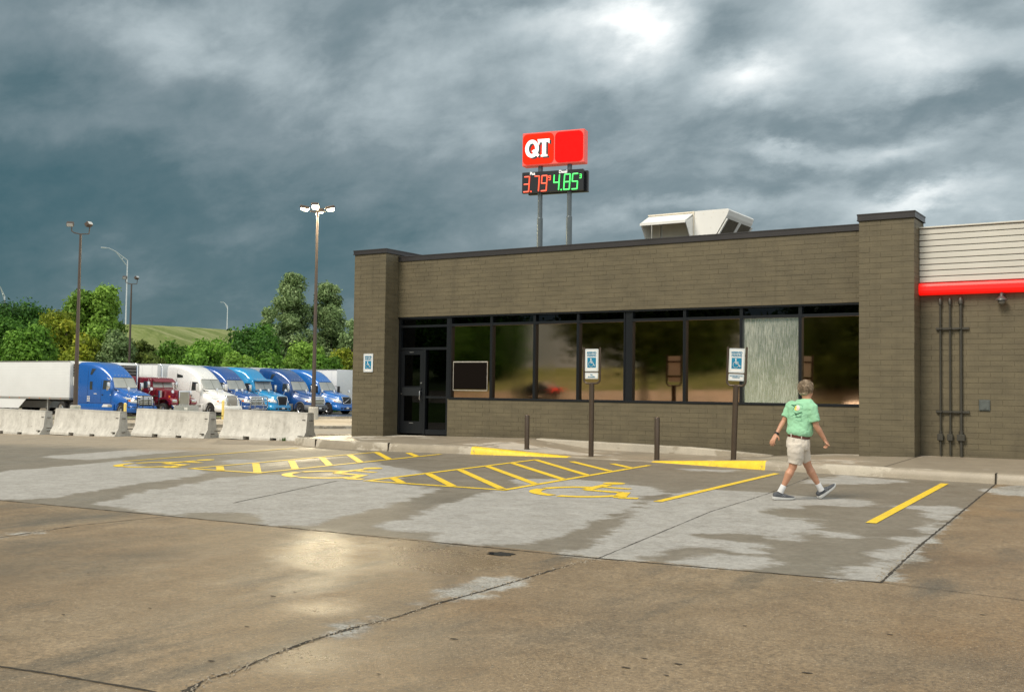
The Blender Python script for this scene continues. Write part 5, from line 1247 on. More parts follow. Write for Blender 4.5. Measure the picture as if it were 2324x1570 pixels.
        for i in range(9):
            bm = B(); y_ = -.8 + i * .2; tube(bm, [(-2.42, y_, 2.93), (-2.52, y_, 2.96)], [.03, .045], 8, True, False); obj('cab_light', bm, M['lens'], o)
        for s_, sd in ((-1, 'near'), (1, 'far')):
            obj('side_window', decal(bv2, sd, [(-3.35, 2.10), (-2.62, 2.12), (-2.62, 2.62), (-3.35, 2.66)], .012), M['glassd'], o)
            bm = B()
            # wing: arch over the wheel, flowing back
            pr = [(.10 - .0, .95), (.08, 1.15), (-.10, 1.30), (-.45, 1.42), (-.95, 1.45), (-1.4, 1.36), (-1.75, 1.12), (-1.95, .80), (-2.3, .62), (-2.3, .56), (-1.85, .70), (-1.62, 1.02), (-1.35, 1.24), (-.95, 1.32), (-.55, 1.28), (-.25, 1.12), (-.18, .85)]
            prism(bm, [(p[0], p[1]) for p in pr], 'y', s_ * .62, s_ * 1.20); obj('wing', fixn(bm), P_, o, auto=30)
            bm = B(); rbox(bm, .02, .12, s_ * .70 if s_ > 0 else -1.12, 1.12 if s_ > 0 else -.70, 1.06, 1.30, .05, 2); obj('headlight', bm, M['chrome'], o, auto=40)
            bm = B(); rbox(bm, -.5, -.38, s_ * .96 - .05, s_ * .96 + .05, 1.43, 1.58, .02, 1); obj('marker_lamp', bm, M['amber'], o)
            bm = B(); tube(bm, [(-1.55, s_ * .90, 1.42), (-1.55, s_ * .90, 1.95)], .16, 16, True, False); obj('air_cleaner', bm, M['chrome'], o, auto=50)
            bm = B(); tube(bm, [(-2.5, s_ * .98, .75), (-4.6, s_ * .98, .75)], .32, 18); obj('fuel_tank', bm, M['chrome'], o, auto=50)
            stack(o, -4.05 + .1, s_ * 1.16, .9, 3.95)
        bm = B(); rbox(bm, .0, .09, -.50, .50, .86, 1.96, .05, 2); gr = obj('grille_surround', bm, M['chrome'], o, auto=40)
        bm = B(); rbox(bm, .085, .10, -.42, .42, .92, 1.86, .02, 1); gm = obj('grille', bm, mat('chrome_grille_mesh', (.36, .34, .30), .35, .6, var=.1), o)
        bm = B()
        for k in range(-6, 7): box(bm, .100, .108, k * .06 - .006, k * .06 + .006, .94, 1.84)
        obj('grille_bar', bm, M['trailers'], gm)
        bm = B(); S2 = [(.32, 1.18, .34, .86, .05, .98), (.24, 1.20, .32, .88, .05, .98), (.10, 1.21, .32, .88, .05, .98)]; loft(bm, S2, smoothk=1); obj('bumper', bm, M['chrome'], o, auto=30)
        bm = B(); box(bm, .322, .33, -.2, .1, .52, .70); obj('licence_plate', bm, M['signw'], o)
        mirror_pair(o, -2.55, 2.38, 1.03, M['chrome'], .5, True); hood_mirrors(o, -.35, 1.75, .70)
        wheel(o, -.98, -1.06); wheel(o, -.98, 1.06)
    bm = B(); box(bm, -8.6, -5.8, -.45, .45, .65, 1.0); rbox(bm, -7.9, -7.0, -.5, .5, 1.0, 1.12, .02, 1); obj('chassis', bm, M['black'], o)
    for x in (-6.75, -8.1):
        for y in (-1.02, 1.02): wheel(o, x, y, .5, .5)
    if guard == 'black': bull_bar(o, M['black'])
    if guard == 'steel': bull_bar(o, M['chrome'], hatch=True); 
    return o
def decal_text(parent, s, size, loc, m_, sx=1.0, front=False, label=None):
    R4 = Matrix.Rotation(PI / 2, 4, 'X') if not front else Matrix.Rotation(PI / 2, 4, 'Z') @ Matrix.Rotation(PI / 2, 4, 'X')
    return lettering('lettering', s, size, loc, m_, parent, rot=R4, extr=.003, bold=.002, sx=sx)
YD = lambda x, y: G(x, y)
lane = lambda i: 51.8 + 3.67 * i
t1 = tractor('aero', (.006, .105, .42), 'truck_blue', (-64.75, lane(0), YD(-66, lane(0))), 'bright blue semi truck with black grille guard, leftmost of the row', guard='black', mirror_m=M['chrome'])
t2 = tractor('classic', (.16, .006, .014), 'truck_maroon', (-65.0, lane(1), YD(-66, lane(1))), 'maroon long-nose semi truck with upright chrome grille and stacks')
t3 = tractor('aero', (.74, .75, .75), 'truck_white', (-63.7, lane(2), YD(-64, lane(2))), 'white semi truck with tall grey grille', grille='tall', mirror_m=carpaint('mirror_white', (.7, .7, .7)), sleeperwin=None, roofwin=[(-5.0, 2.98), (-4.35, 2.98), (-4.35, 3.15), (-5.0, 3.28)])
t4 = tractor('aero', (.006, .070, .29), 'truck_dark_blue', (-64.85, lane(3), YD(-65, lane(3))), 'dark blue semi truck with steel moose bar in front of its grille', guard='steel', grille='bars', sleeperwin=None, roofwin=[(-5.6, 3.15), (-4.9, 3.15), (-4.9, 3.5), (-5.6, 3.5)])
t5 = tractor('aero', (.012, .26, .55), 'truck_sky_blue', (-65.6, lane(4), YD(-67, lane(4))), 'sky blue semi truck with black shield grille and sun visor', grille='shield', roof='visor', visor=True, sleeperwin=None, roofwin=False)
t6 = tractor('aero', (.010, .065, .24), 'truck_navy', (-64.8, lane(5), YD(-66, lane(5))), 'navy blue semi truck with grey bumper behind the lit lamp post', lower=mat('grey_bumper', (.12, .125, .13), .5), sleeperwin=None)
t7 = tractor('aero', (.008, .14, .48), 'truck_blue_b', (-64.9, lane(6), YD(-67, lane(6))), 'blue semi truck with diagonal bar grille, nearest the shop', grille='slash', mirror_m=M['black'], sleeperwin=None, roofwin=[(-5.3, 3.0), (-4.7, 3.0), (-4.7, 3.35), (-5.3, 3.35)])
M['decalw'] = mat('decal_white', (.7, .7, .7), .4); M['decalr'] = mat('decal_red', (.55, .05, .12), .4)
for k, (s, z_) in enumerate((('USDOT', 1.38), ('MC 401', 1.27), ('KANSAS', 1.16))): pass
bm = B()
for k in range(4):
    for j in range(3): box(bm, -5.02 + j * .12, -4.93 + j * .12, -1.262, -1.256, 1.08 + k * .11, 1.15 + k * .11)
for j in range(4): box(bm, -4.25 + j * .09, -4.18 + j * .09, -1.252, -1.246, 1.62, 1.70 - (j % 2) * .03)
obj('door_decal', bm, M['decalw'], t1)
bm = B(); prism(bm, [(-3.28, .98 - .28), (-2.35, .98 - .28), (-2.25, .90), (-3.1, .90)], 'y', -1.275, -1.268); obj('skirt_badge', bm, M['decalw'], t1)
bm = B()
for (x_, z_) in ((-.35, 1.52), (-.55, 1.60), (-.72, 1.42), (-.2, 1.38), (-2.75, 2.78), (-2.62, 2.70), (-2.52, 2.72), (-2.4, 1.55)):
    box(bm, x_ - .04, x_ + .04, -1.16 if x_ > -2 else -1.225, -1.15 if x_ > -2 else -1.19, z_, z_ + .06)
obj('rivet_lamps', bm, M['decalw'], t1)

# ------------------------------------------------------------------ trailers
def trailer(ribs=False, reefer=True):
    o = empty('semi_trailer'); Lt = 15.9
    bm = B(); rbox(bm, -Lt, 0, -1.285, 1.285, 1.22, 4.07, .06, 2); obj('cargo_box', bm, M['trailerw'], o, auto=30)
    bm = B()
    for s in (-1, 1):
        ya, yb = (s * 1.285, s * 1.305) if s > 0 else (-1.305, -1.285)
        box(bm, -Lt - .005, .02, ya, yb, 1.17, 1.32); box(bm, -Lt - .005, .02, ya, yb, 4.0, 4.08)
    box(bm, -Lt - .02, -Lt + .03, -1.3, 1.3, 1.15, 4.085); box(bm, .0, .025, -1.3, 1.3, 1.15, 1.3)
    obj('rail', bm, M['trailers'], o)
    bm = B()
    if ribs:
        for k in range(21):
            z_ = 1.40 + k * .123; box(bm, -Lt + .1, -.05, -1.292, -1.2851, z_, z_ + .06)
    else:
        for k in range(13): x = -Lt + .6 + k * 1.22; box(bm, x, x + .05, -1.297, -1.2851, 1.33, 4.0)
    obj('side_rib', bm, M['trailerw'], o)
    bm = B()
    for k in range(12): box(bm, -Lt + .5 + k * 1.3, -Lt + .62 + k * 1.3, -1.312, -1.3051, 1.21, 1.26)
    obj('marker_lamp', bm, M['amber'], o)
    for s in (-1, 1):
        bm = B(); prism(bm, [(-11.6, .35), (-7.6, .35), (-7.0, .55), (-6.9, 1.17), (-11.6, 1.17)] if False else [(-11.8, .42), (-6.4, .42), (-5.4, 1.17), (-11.8, 1.17)], 'y', s * 1.24, s * 1.27); obj('side_skirt', fixn(bm), M['trailerw'], o)
        bm = B(); rbox(bm, -3.2, -3.05, s * .9 - .07, s * .9 + .07, .1, 1.2, .01, 1); rbox(bm, -3.3, -2.95, s * .9 - .15, s * .9 + .15, .0, .08, .01, 1); obj('landing_leg', bm, M['trailers'], o)
    for x in (-13.0, -14.25):
        for y in (-1.02, 1.02): wheel(o, x, y, .5, .48)
    bm = B(); box(bm, -Lt, -.2, -.5, .5, 1.0, 1.2); box(bm, -14.9, -12.4, -.5, .5, .6, 1.0); obj('undercarriage', bm, M['black'], o)
    if reefer:
        bm = B(); rbox(bm, .03, .55, -1.05, 1.05, 2.2, 3.95, .08, 2); rf = obj('cooling_unit', bm, M['trailerw'], o, auto=40)
        for side in (0,):
            bm = B(); rbox(bm, .545, .57, -.95, .95, 2.75, 3.85, .03, 1); box(bm, .08, .50, -1.062, -1.0501, 2.9, 3.85); obj('vent', bm, M['black'], rf)
            bm = B()
            for k in range(4): box(bm, .07, .52, -1.075, -1.0625, 2.98 + k * .24, 3.02 + k * .24); box(bm, .572, .585, -.9, .9, 2.98 + k * .24, 3.02 + k * .24)
            obj('vent_slat', bm, M['trailers'], rf)
    return o
ta = trailer(True, True); tb_ = trailer(False, True); tc_ = trailer(False, False)
TL = [(ta, -71.85, 0, 'long white ribbed trailer behind the leftmost blue truck'), (tb_, -72.0, 1, 'white trailer behind the maroon truck'), (tc_, -71.0, 2, 'white trailer behind the white truck'), (None, -72.0, 3, 'white trailer behind the dark blue truck'),
      (None, -72.8, 4, 'white trailer behind the sky blue truck'), (None, -72.0, 5, 'white trailer behind the navy truck'), (None, -72.1, 6, 'white trailer behind the truck nearest the shop'), (None, -68.3, 7, 'white trailer standing beyond the last blue truck, by the shop corner')]
for src, x, i, lab in TL:
    o = src or copy_tree(tc_); o.location = (x, lane(i), YD(x, lane(i))); tag(o, lab, 'trailer', 'white semi trailers')

# ------------------------------------------------------------------ embankment and trees
cr = [(0, 0, 0), (-112, 84, -1.2), (-128, 97, 5), (-142, 109, 11.3), (-158.6, 123.6, 12.6), (-208.2, 174.9, 16.3), (-252.9, 229.2, 19.6), (-304.7, 302.9, 23.2), (-380, 420, 27), (-460, 560, 30)]
cr = [tuple(q) for q in cr][1:]
pts = []
for a, b_ in zip(cr[:-1], cr[1:]):
    for k in range(8): t = k / 8; pts.append(tuple(a[i] * (1 - t) + b_[i] * t for i in range(3)))
pts.append(cr[-1]); verts = []; faces = []; prof = [(-70, -1.0, 0), (-52, .0, .0), (-44, .06, 0), (-30, .33, 0), (-15, .72, 0), (-4, .96, 0), (0, 1, 0), (9, 1.0, 0), (20, .7, 0), (50, -.1, 0)]
for i, p in enumerate(pts):
    a = pts[max(i - 1, 0)]; b_ = pts[min(i + 1, len(pts) - 1)]; d = V2((b_[0] - a[0], b_[1] - a[1])).normalized(); nn = V2((-d.y, d.x))
    if nn.dot(V2((p[0], p[1]))) < 0: nn = -nn
    for (s, hgt, _) in prof:
        q = V2((p[0], p[1])) + nn * s * (max(p[2], 2) / 14 if s < 0 else 1); z_ = -.7 + (p[2] + .7) * hgt if hgt >= 0 else -1.5
        verts.append((q.x, q.y, z_ + (random.uniform(-.15, .15) if 0 < hgt < 1 else 0)))
n_ = len(prof)
for i in range(len(pts) - 1):
    for j in range(n_ - 1): a = i * n_ + j; faces.append((a, a + n_, a + n_ + 1, a + 1))
me = D.meshes.new('embankment'); me.from_pydata(verts, [], faces); link_mesh('embankment', me, M['hill'], smooth=True, kind='structure')

def leaves(name, blobs, m_, parent, size, per, flat=.0):
    """blobs: (centre, radii, shade). small bent leaf sprays scattered over and inside lobed clumps"""
    Vs = []; Sh = []
    for c, r, sh in blobs:
        n = int(per * (r[0] * r[2]) ** .9) + 30
        th = rng.uniform(0, 2 * PI, n); cz = rng.uniform(-1, 1, n); rad = rng.uniform(.15, 1, n) ** .33
        lump = 1 + .16 * np.sin(th * 3 + c[0]) * np.cos(cz * 4 + c[1]) + rng.normal(0, .17, n)
        s = np.sqrt(1 - cz ** 2); dirs = np.stack([s * np.cos(th), s * np.sin(th), cz], 1)
        p = np.array(c) + dirs * (rad * lump)[:, None] * np.array(r)
        nrm = dirs + rng.normal(0, .55, (n, 3)); nrm /= np.linalg.norm(nrm, axis=1)[:, None]
        t = np.cross(nrm, rng.normal(0, 1, (n, 3))); t /= np.linalg.norm(t, axis=1)[:, None]; b_ = np.cross(nrm, t)
        L_ = size * rng.uniform(.6, 1.35, n)[:, None]; W_ = L_ * rng.uniform(.4, .7, n)[:, None]
        q = np.stack([p - t * L_, p + b_ * W_ - nrm * L_ * .2, p + t * L_, p - b_ * W_ - nrm * L_ * .2], 1)
        Vs.append(q.reshape(-1, 3)); Sh.append(np.repeat(np.clip(sh + rng.normal(0, .17, n), 0, 1), 4))
    V = np.concatenate(Vs); S = np.concatenate(Sh); n = len(V) // 4
    me = D.meshes.new(name); me.vertices.add(len(V)); me.vertices.foreach_set('co', V.ravel().astype(np.float32))
    me.loops.add(n * 4); me.loops.foreach_set('vertex_index', np.arange(n * 4, dtype=np.int32)); me.polygons.add(n)
    me.polygons.foreach_set('loop_start', np.arange(0, n * 4, 4, dtype=np.int32)); me.polygons.foreach_set('loop_total', np.full(n, 4, dtype=np.int32))
    me.update(); me.attributes.new('shade', 'FLOAT', 'POINT').data.foreach_set('value', S.astype(np.float32))
    return link_mesh(name, me, m_, parent)
def tree(loc, h, w_, m_, label, shape='round', size=.19, per=340, low=.06, trunk=True, group='trees behind the parked trucks', name='tree', lobes=None, cat='tree', sd=None):
    if sd is not None: random.seed(sd)
    o = empty(name, loc, label=label, cat=cat, group=group)
    bl = []; n = lobes or {'round': 34, 'tall': 44, 'bush': 24, 'feather': 52, 'cone': 20}[shape]
    limb_ends = []
    for i in range(n):
        t = (i + random.random()) / n
        if shape == 'tall': z_ = low * h + t * h * .93; env = w_ * (.55 + .5 * math.sin(PI * min(1, (t + .12))) ) * (1 - .62 * max(0, t - .5) * 2 * .8); rb = w_ * random.uniform(.32, .55) * (1.15 - .5 * t)
        elif shape == 'feather': z_ = h * (.12 + .8 * t); env = w_ * (.95 - .35 * t) ; rb = w_ * random.uniform(.24, .42)
        elif shape == 'cone': z_ = h * (.05 + .92 * t); env = w_ * (1 - t) * .7; rb = w_ * (.42 * (1 - t) + .07)
        else: z_ = h * (low + (1 - low) * t * .86); env = w_ * math.sqrt(max(0.05, 1 - (2 * t - .75) ** 2 * .45)) * .8; rb = w_ * random.uniform(.36, .60) * (1 - .25 * t)
        a = random.uniform(0, 2 * PI); rr2 = env * math.sqrt(random.uniform(.15, 1)) * (.85 if shape != 'feather' else 1)
        c = Vector((math.cos(a) * rr2, math.sin(a) * rr2, min(z_, h - rb * .7))); bl.append((tuple(c), (rb, rb, rb * random.uniform(.65, .95)), random.uniform(.2, .8))); limb_ends.append(c)
    leaves('crown', bl, m_, o, size, per)
    if trunk:
        bm = B(); tr = .018 * h + .06; lean = Vector((random.uniform(-.3, .3), random.uniform(-.3, .3), 0))
        tube(bm, [(0, 0, -.3), lean * .4 + Vector((0, 0, h * .25)), lean + Vector((0, 0, h * .55)), lean * 1.2 + Vector((0, 0, h * .85))], [tr, tr * .8, tr * .5, tr * .15], 8)
        for c in random.sample(limb_ends, min(10, len(limb_ends))): 
            b0_ = lean * .6 + Vector((0, 0, min(c.z * .65, h * .7))); tube(bm, [b0_, b0_.lerp(c, .5) + Vector((0, 0, .2)), c], [tr * .35, tr * .22, tr * .08], 6)
        obj('trunk', bm, M['bark'], o, smooth=True)
    return o
def ptree(u, d, vtop, hw_px, m_, label, **k):
    b_ = gcol(u, d); b_.z = -.5; top = at(u, vtop, d).z; return tree(b_, top - b_.z, hw_px * 1.28 * d / 2456, M[m_], label, **k)
ptree(-10, 118, 678, 75, 'l_dark', 'dense dark green tree at the left edge of the row', sd=1)
ptree(75, 122, 684, 66, 'l_dark', 'dark green rounded tree second from the left edge', sd=2)
ptree(140, 114, 690, 55, 'l_yel', 'yellow-green tree behind the tall floodlight post', sd=3)
ptree(60, 108, 735, 60, 'l_mid', 'lower green tree in front of the dark ones at left', sd=4)
ptree(205, 128, 646, 62, 'l_lite', 'tall light green tree with feathery branches right of the floodlight post', shape='feather', sd=5, per=400, size=.22)
ptree(255, 116, 740, 42, 'l_grey', 'pale green leafy tree below the curved street lamp', sd=6)
ptree(180, 106, 745, 45, 'l_yel', 'low yellowish bush above the leftmost trailer', sd=7, shape='bush')
ptree(322, 120, 762, 36, 'l_olive', 'dull olive bush with bare twigs beside the slender post', shape='bush', sd=8)
ptree(395, 112, 768, 42, 'l_mid', 'rounded green bush above the maroon truck', shape='bush', sd=9)
ptree(470, 112, 765, 52, 'l_mid', 'wide green bush above the white truck', shape='bush', sd=10)
ptree(519, 125, 738, 24, 'l_dark', 'small pointed evergreen rising in the middle of the row', shape='cone', lobes=16, sd=11)
ptree(575, 122, 732, 62, 'l_dark', 'broad darker green tree left of the poplars', sd=12)
ptree(655, 138, 620, 52, 'l_grey', 'tall grey-green poplar, left of the pair', shape='tall', sd=13, per=420, size=.18)
ptree(742, 140, 640, 44, 'l_grey', 'tall grey-green poplar behind the lit lamp post, right of the pair', shape='tall', sd=14, per=420, size=.18)
ptree(608, 134, 698, 34, 'l_grey', 'small grey-green side tree left of the poplars', shape='tall', sd=15, per=300)
ptree(800, 136, 706, 34, 'l_grey', 'grey-green tree half hidden by the shop corner', sd=16)
ptree(690, 116, 772, 55, 'l_lite', 'bright green bush below the poplars', shape='bush', sd=17)
ptree(775, 113, 778, 34, 'l_yel', 'yellow-green bush beside the shop corner', shape='bush', sd=18)
ptree(610, 110, 790, 45, 'l_mid', 'low green bush above the sky blue truck', shape='bush', sd=19)
ptree(545, 108, 792, 42, 'l_lite', 'low light green bush above the dark blue truck', shape='bush', sd=20)
ptree(430, 108, 792, 40, 'l_mid', 'low dark green bush between the maroon and white trucks', shape='bush', sd=21)
ptree(340, 106, 795, 42, 'l_olive', 'low olive hedge clump above the first truck cab', shape='bush', sd=22)
ptree(735, 108, 800, 45, 'l_mid', 'low green bush behind the lit lamp post', shape='bush', sd=23)
# surroundings behind the viewer, mirrored in the shop windows
random.seed(40)
for i, (x, y, h, w_, m_, lab) in enumerate(((-37, -34, 13, 8, 'l_olive', 'leafy tree behind the viewer mirrored in the middle windows'), (-24, -46, 8, 5.0, 'l_olive', 'dark tree behind the viewer mirrored in the right window'), (-68, -56, 9, 6, 'l_dark', 'tree on the bank mirrored in the first window'),
                                           (-46, -62, 7, 5, 'l_mid', 'tree on the bank mirrored in the third window'), (-90, -70, 10, 8, 'l_mid', 'far left tree on the bank behind the viewer'), (-33, -70, 9, 6, 'l_dark', 'tree on top of the bank behind the viewer'), (-13, -60, 9, 6, 'l_olive', 'rightmost tree on the bank behind the viewer'))):
    tree((x, y, G(x, y)), h, w_, M[m_], lab, size=.3, per=60 if i < 2 else 150, low=(.45, .12)[i] if i < 2 else .08, group='trees on the bank behind the viewer', sd=60 + i)
def car(loc, rz, col, name, label, lights=True):
    o = empty('parked_car', loc, rz, label=label, cat='car')
    S = [(2.25, .70, .35, .72, .12, .9), (2.1, .84, .28, .84, .15, .9), (1.2, .90, .25, .98, .14, .88), (.75, .90, .25, 1.05, .14, .86), (.1, .90, .25, 1.36, .16, .74), (-.5, .90, .25, 1.43, .18, .72), (-1.1, .90, .25, 1.36, .16, .72), (-1.75, .89, .28, 1.08, .14, .84), (-2.15, .86, .32, 1.02, .12, .86), (-2.28, .75, .38, .85, .12, .88)]
    bm = loft(B(), S); bv = bvh_of(bm); obj('body', bm, carpaint(name, col), o, auto=50)
    for sd in ('near', 'far'): obj('side_window', decal(bv, sd, [(-1.5, 1.02), (.55, 1.02), (.05, 1.28), (-1.05, 1.30)], .012), M['glassd'], o, smooth=True)
    bm = decal(bv, 'front', [(-.62, 1.08), (.62, 1.08), (.5, 1.33), (-.5, 1.33)], .012); obj('windscreen', bm, M['glassd'], o)
    for s in (-1, 1):
        bm = B(); rbox(bm, -2.28, -2.12, s * .72 - .12, s * .72 + .12, .70, .86, .03, 1); obj('tail_light', bm, M['tail'], o)
        bm = B(); rbox(bm, 2.08, 2.22, s * .64 - .12, s * .64 + .12, .58, .70, .03, 1); obj('headlight', bm, M['lens'], o)
        for x in (1.35, -1.4): wheel(o, x, s * .80, .33, .22)
    return o
car((-50.5, -40, G(-50.5, -40)), R_(180), (.012, .013, .016), 'car_black', 'dark car with lit red tail lamps mirrored in the second and third windows')
car((-31, -14, G(-31, -14)), R_(150), (.35, .36, .37), 'car_silver', 'silver car behind the viewer mirrored faintly in the shop door')
car((-17.5, -22.5, G(-17.5, -22.5)), R_(70), (.03, .03, .035), 'car_grey', 'dark car mirrored low in the rightmost window with a red tail lamp')

# ------------------------------------------------------------------ the walking man
D0 = 14.2; Rv = Vector((math.cos(YAW), math.sin(YAW), 0)); Fv = Vector((-math.sin(YAW), math.cos(YAW), 0)); Zv = Vector((0, 0, 1))
def pp(a, b_, off=0.): return at((1830 + a / 4.616) / 1.0757, (900 + b_ / 4.616) / 1.0757, D0 + off)
PXM = 14.2 / 2456 / 4.616 / 1.0757 * 1.0
PXM = 1 / (4.616 * 1.0757) * 14.2 / 2456
LATT = Rv * math.cos(R_(41)) - Fv * math.sin(R_(41)) - Zv * .13; LAT = Rv * math.cos(R_(41)) - Fv * math.sin(R_(41)); FAC = Rv * math.sin(R_(41)) + Fv * math.cos(R_(41))
man = empty('person', (pp(400, 1485).x, pp(400, 1485).y, G(*pp(400, 1485).xy)), label='man walking away to the right in mint t-shirt, pale shorts and grey running shoes', cat='person')
mo = Vector(man.location)
def eloft(bm, rows, lat=LAT, fac=FAC, n=20):
    """rows: (centre, half width along lat, half depth along fac)"""
    rings = [[bm.verts.new(Vector(c) + lat * a * math.cos(2 * PI * k / n) + fac * b_ * math.sin(2 * PI * k / n)) for k in range(n)] for c, a, b_ in rows]
    for i in range(len(rings) - 1):
        for k in range(n): bm.faces.new((rings[i][k], rings[i][(k + 1) % n], rings[i + 1][(k + 1) % n], rings[i + 1][k]))
    bm.faces.new(rings[0][::-1]); bm.faces.new(rings[-1])
def ball(bm, c, r, lat=LAT, fac=FAC, up_=Zv):
    MM = Matrix.Translation(c) @ Matrix(((lat.x * r[0], fac.x * r[1], up_.x * r[2], 0), (lat.y * r[0], fac.y * r[1], up_.y * r[2], 0), (lat.z * r[0], fac.z * r[1], up_.z * r[2], 0), (0, 0, 0, 1)))
    bmesh.ops.create_uvsphere(bm, u_segments=20, v_segments=14, radius=1, matrix=MM)
def remeshed(name, bm, m_, voxel, smooth=6, disp=None, parent=man, **k):
    fixn(bm); me = D.meshes.new(name); bm.to_mesh(me); bm.free(); o = D.objects.new(name, me); C.objects.link(o)
    r = o.modifiers.new('r', 'REMESH'); r.mode = 'VOXEL'; r.voxel_size = voxel
    s = o.modifiers.new('s', 'SMOOTH'); s.iterations = smooth; s.factor = .5
    if disp:
        tx = D.textures.new(name, 'CLOUDS'); tx.noise_scale = disp[1]; tx.noise_depth = 2
        d_ = o.modifiers.new('d', 'DISPLACE'); d_.texture = tx; d_.strength = disp[0]; d_.mid_level = .5; d_.texture_coords = 'GLOBAL'
    bpy.context.view_layer.update()
    me2 = D.meshes.new_from_object(o.evaluated_get(bpy.context.evaluated_depsgraph_get())); D.objects.remove(o)
    me2.transform(Matrix.Translation(-mo)); me2.materials.clear()
    return link_mesh(name, me2, m_, parent, True, **k)
def pobj(name, bm, m_, parent=man, **k): bmesh.ops.translate(bm, vec=-mo, verts=bm.verts[:]); return obj(name, bm, m_, parent, **k)
q = lambda x: x * PXM
# body
bm = B()
hc = pp(640, 232, .02); hd_f = (Rv * .80 + Fv * .60).normalized(); hd_l = (Rv * .60 - Fv * .80).normalized()
ball(bm, hc, (.074, .094, .108), hd_l, hd_f); ball(bm, hc + hd_f * .030 - Zv * .048, (.058, .070, .075), hd_l, hd_f)
tube(bm, [hc + hd_f * .088 + Zv * .012, hc + hd_f * .118 - Zv * .022], [.010, .016], 8, True, True)          # nose
for s in (-1, 1):
    ball(bm, hc + hd_l * .076 * s - Zv * .008 - hd_f * .004, (.010, .020, .032), hd_l, hd_f)                   # ears
    ball(bm, hc + hd_f * .082 + hd_l * .030 * s + Zv * .018, (.014, .010, .010), hd_l, hd_f)
ball(bm, hc + hd_f * .090 - Zv * .060, (.024, .010, .010), hd_l, hd_f)
nb = pp(648, 345, .0)
tube(bm, [hc - Zv * .05 - hd_f * .02, nb, pp(640, 400, 0)], [.056, .057, .075], 14)
eloft(bm, [(pp(600, 395), .13, .07), (pp(575, 480), .15, .10), (pp(560, 620), .135, .10), (pp(555, 740), .14, .105), (pp(548, 835), .115, .09)])
sL, eL, wL = pp(462, 425, .12), pp(388, 590, .14), pp(300, 738, .08)
sR, eR, wR = pp(705, 440, -.12), pp(748, 640, -.13), pp(848, 800, -.10)
tube(bm, [sL, sL.lerp(eL, .5), eL, eL.lerp(wL, .3), eL.lerp(wL, .7), wL], [.052, .044, .036, .037, .028, .023], 14, True, True)
tube(bm, [sR, sR.lerp(eR, .5), eR, eR.lerp(wR, .3), eR.lerp(wR, .7), wR], [.054, .047, .039, .041, .030, .025], 14, True, True)
def hand(w, kn, side, curl, tips):
    """palm from wrist to knuckles, four bent fingers and a thumb"""
    d = (kn - w).normalized(); s = side.normalized()
    pw = .040
    nrm_ = d.cross(s).normalized()
    for k in range(4):
        t = (k - 1.5) / 1.5; a = w + s * t * .014; b_ = kn + s * t * .030
        tube(bm, [a, a.lerp(b_, .5), b_], [.017, .014, .0115], 8, True, True)
    for k in range(4):
        t = (k - 1.5) / 1.5; base = kn + s * t * .032; ln = (.030, .035, .033, .026)[k]
        d1 = (d * math.cos(curl) + nrm_ * math.sin(curl)); d2 = (d * math.cos(curl * 2.3) + nrm_ * math.sin(curl * 2.3)); d3 = (d * math.cos(curl * 3.2) + nrm_ * math.sin(curl * 3.2))
        p1 = base + d1 * ln; p2 = p1 + d2 * ln * .8; p3 = p2 + d3 * ln * .65
        tube(bm, [base, p1, p2, p3], [.0098, .009, .0082, .007], 8, True, True)
    th0 = w.lerp(kn, .28) - s * .022; th1 = th0 + (d * .6 - s * .65 + nrm_ * .35).normalized() * .040; th2 = th1 + (d * .8 - s * .2 + nrm_ * .5).normalized() * .032
    tube(bm, [th0, th1, th2], [.014, .0115, .009], 8, True, True)
hand(wL, pp(262, 808, .06), (Rv * -.75 + Zv * -.25 + Fv * .55), .42, None)
hand(wR, pp(882, 852, -.09), (Rv * .35 + Zv * .45 + Fv * .8), -.75, None)
hpR, knR, anR = pp(520, 880, -.07), pp(487, 1105, -.05), pp(368, 1345, -.02)     # trailing, nearer leg
hpL, knL, anL = pp(580, 880, .08), pp(655, 1085, .08), pp(785, 1325, .10)        # leading, farther leg
for h_, k_, a_ in ((hpR, knR, anR), (hpL, knL, anL)):
    cf = k_.lerp(a_, .30) - FAC * .012
    tube(bm, [h_, h_.lerp(k_, .5), h_.lerp(k_, .85), k_, k_.lerp(a_, .12), cf, k_.lerp(a_, .62), k_.lerp(a_, .88), a_, a_ + (a_ - k_).normalized() * .04], [.075, .070, .056, .053, .048, .055, .043, .031, .031, .032], 16, True, True)
remeshed('body', bm, M['skin'], .0058, 3)
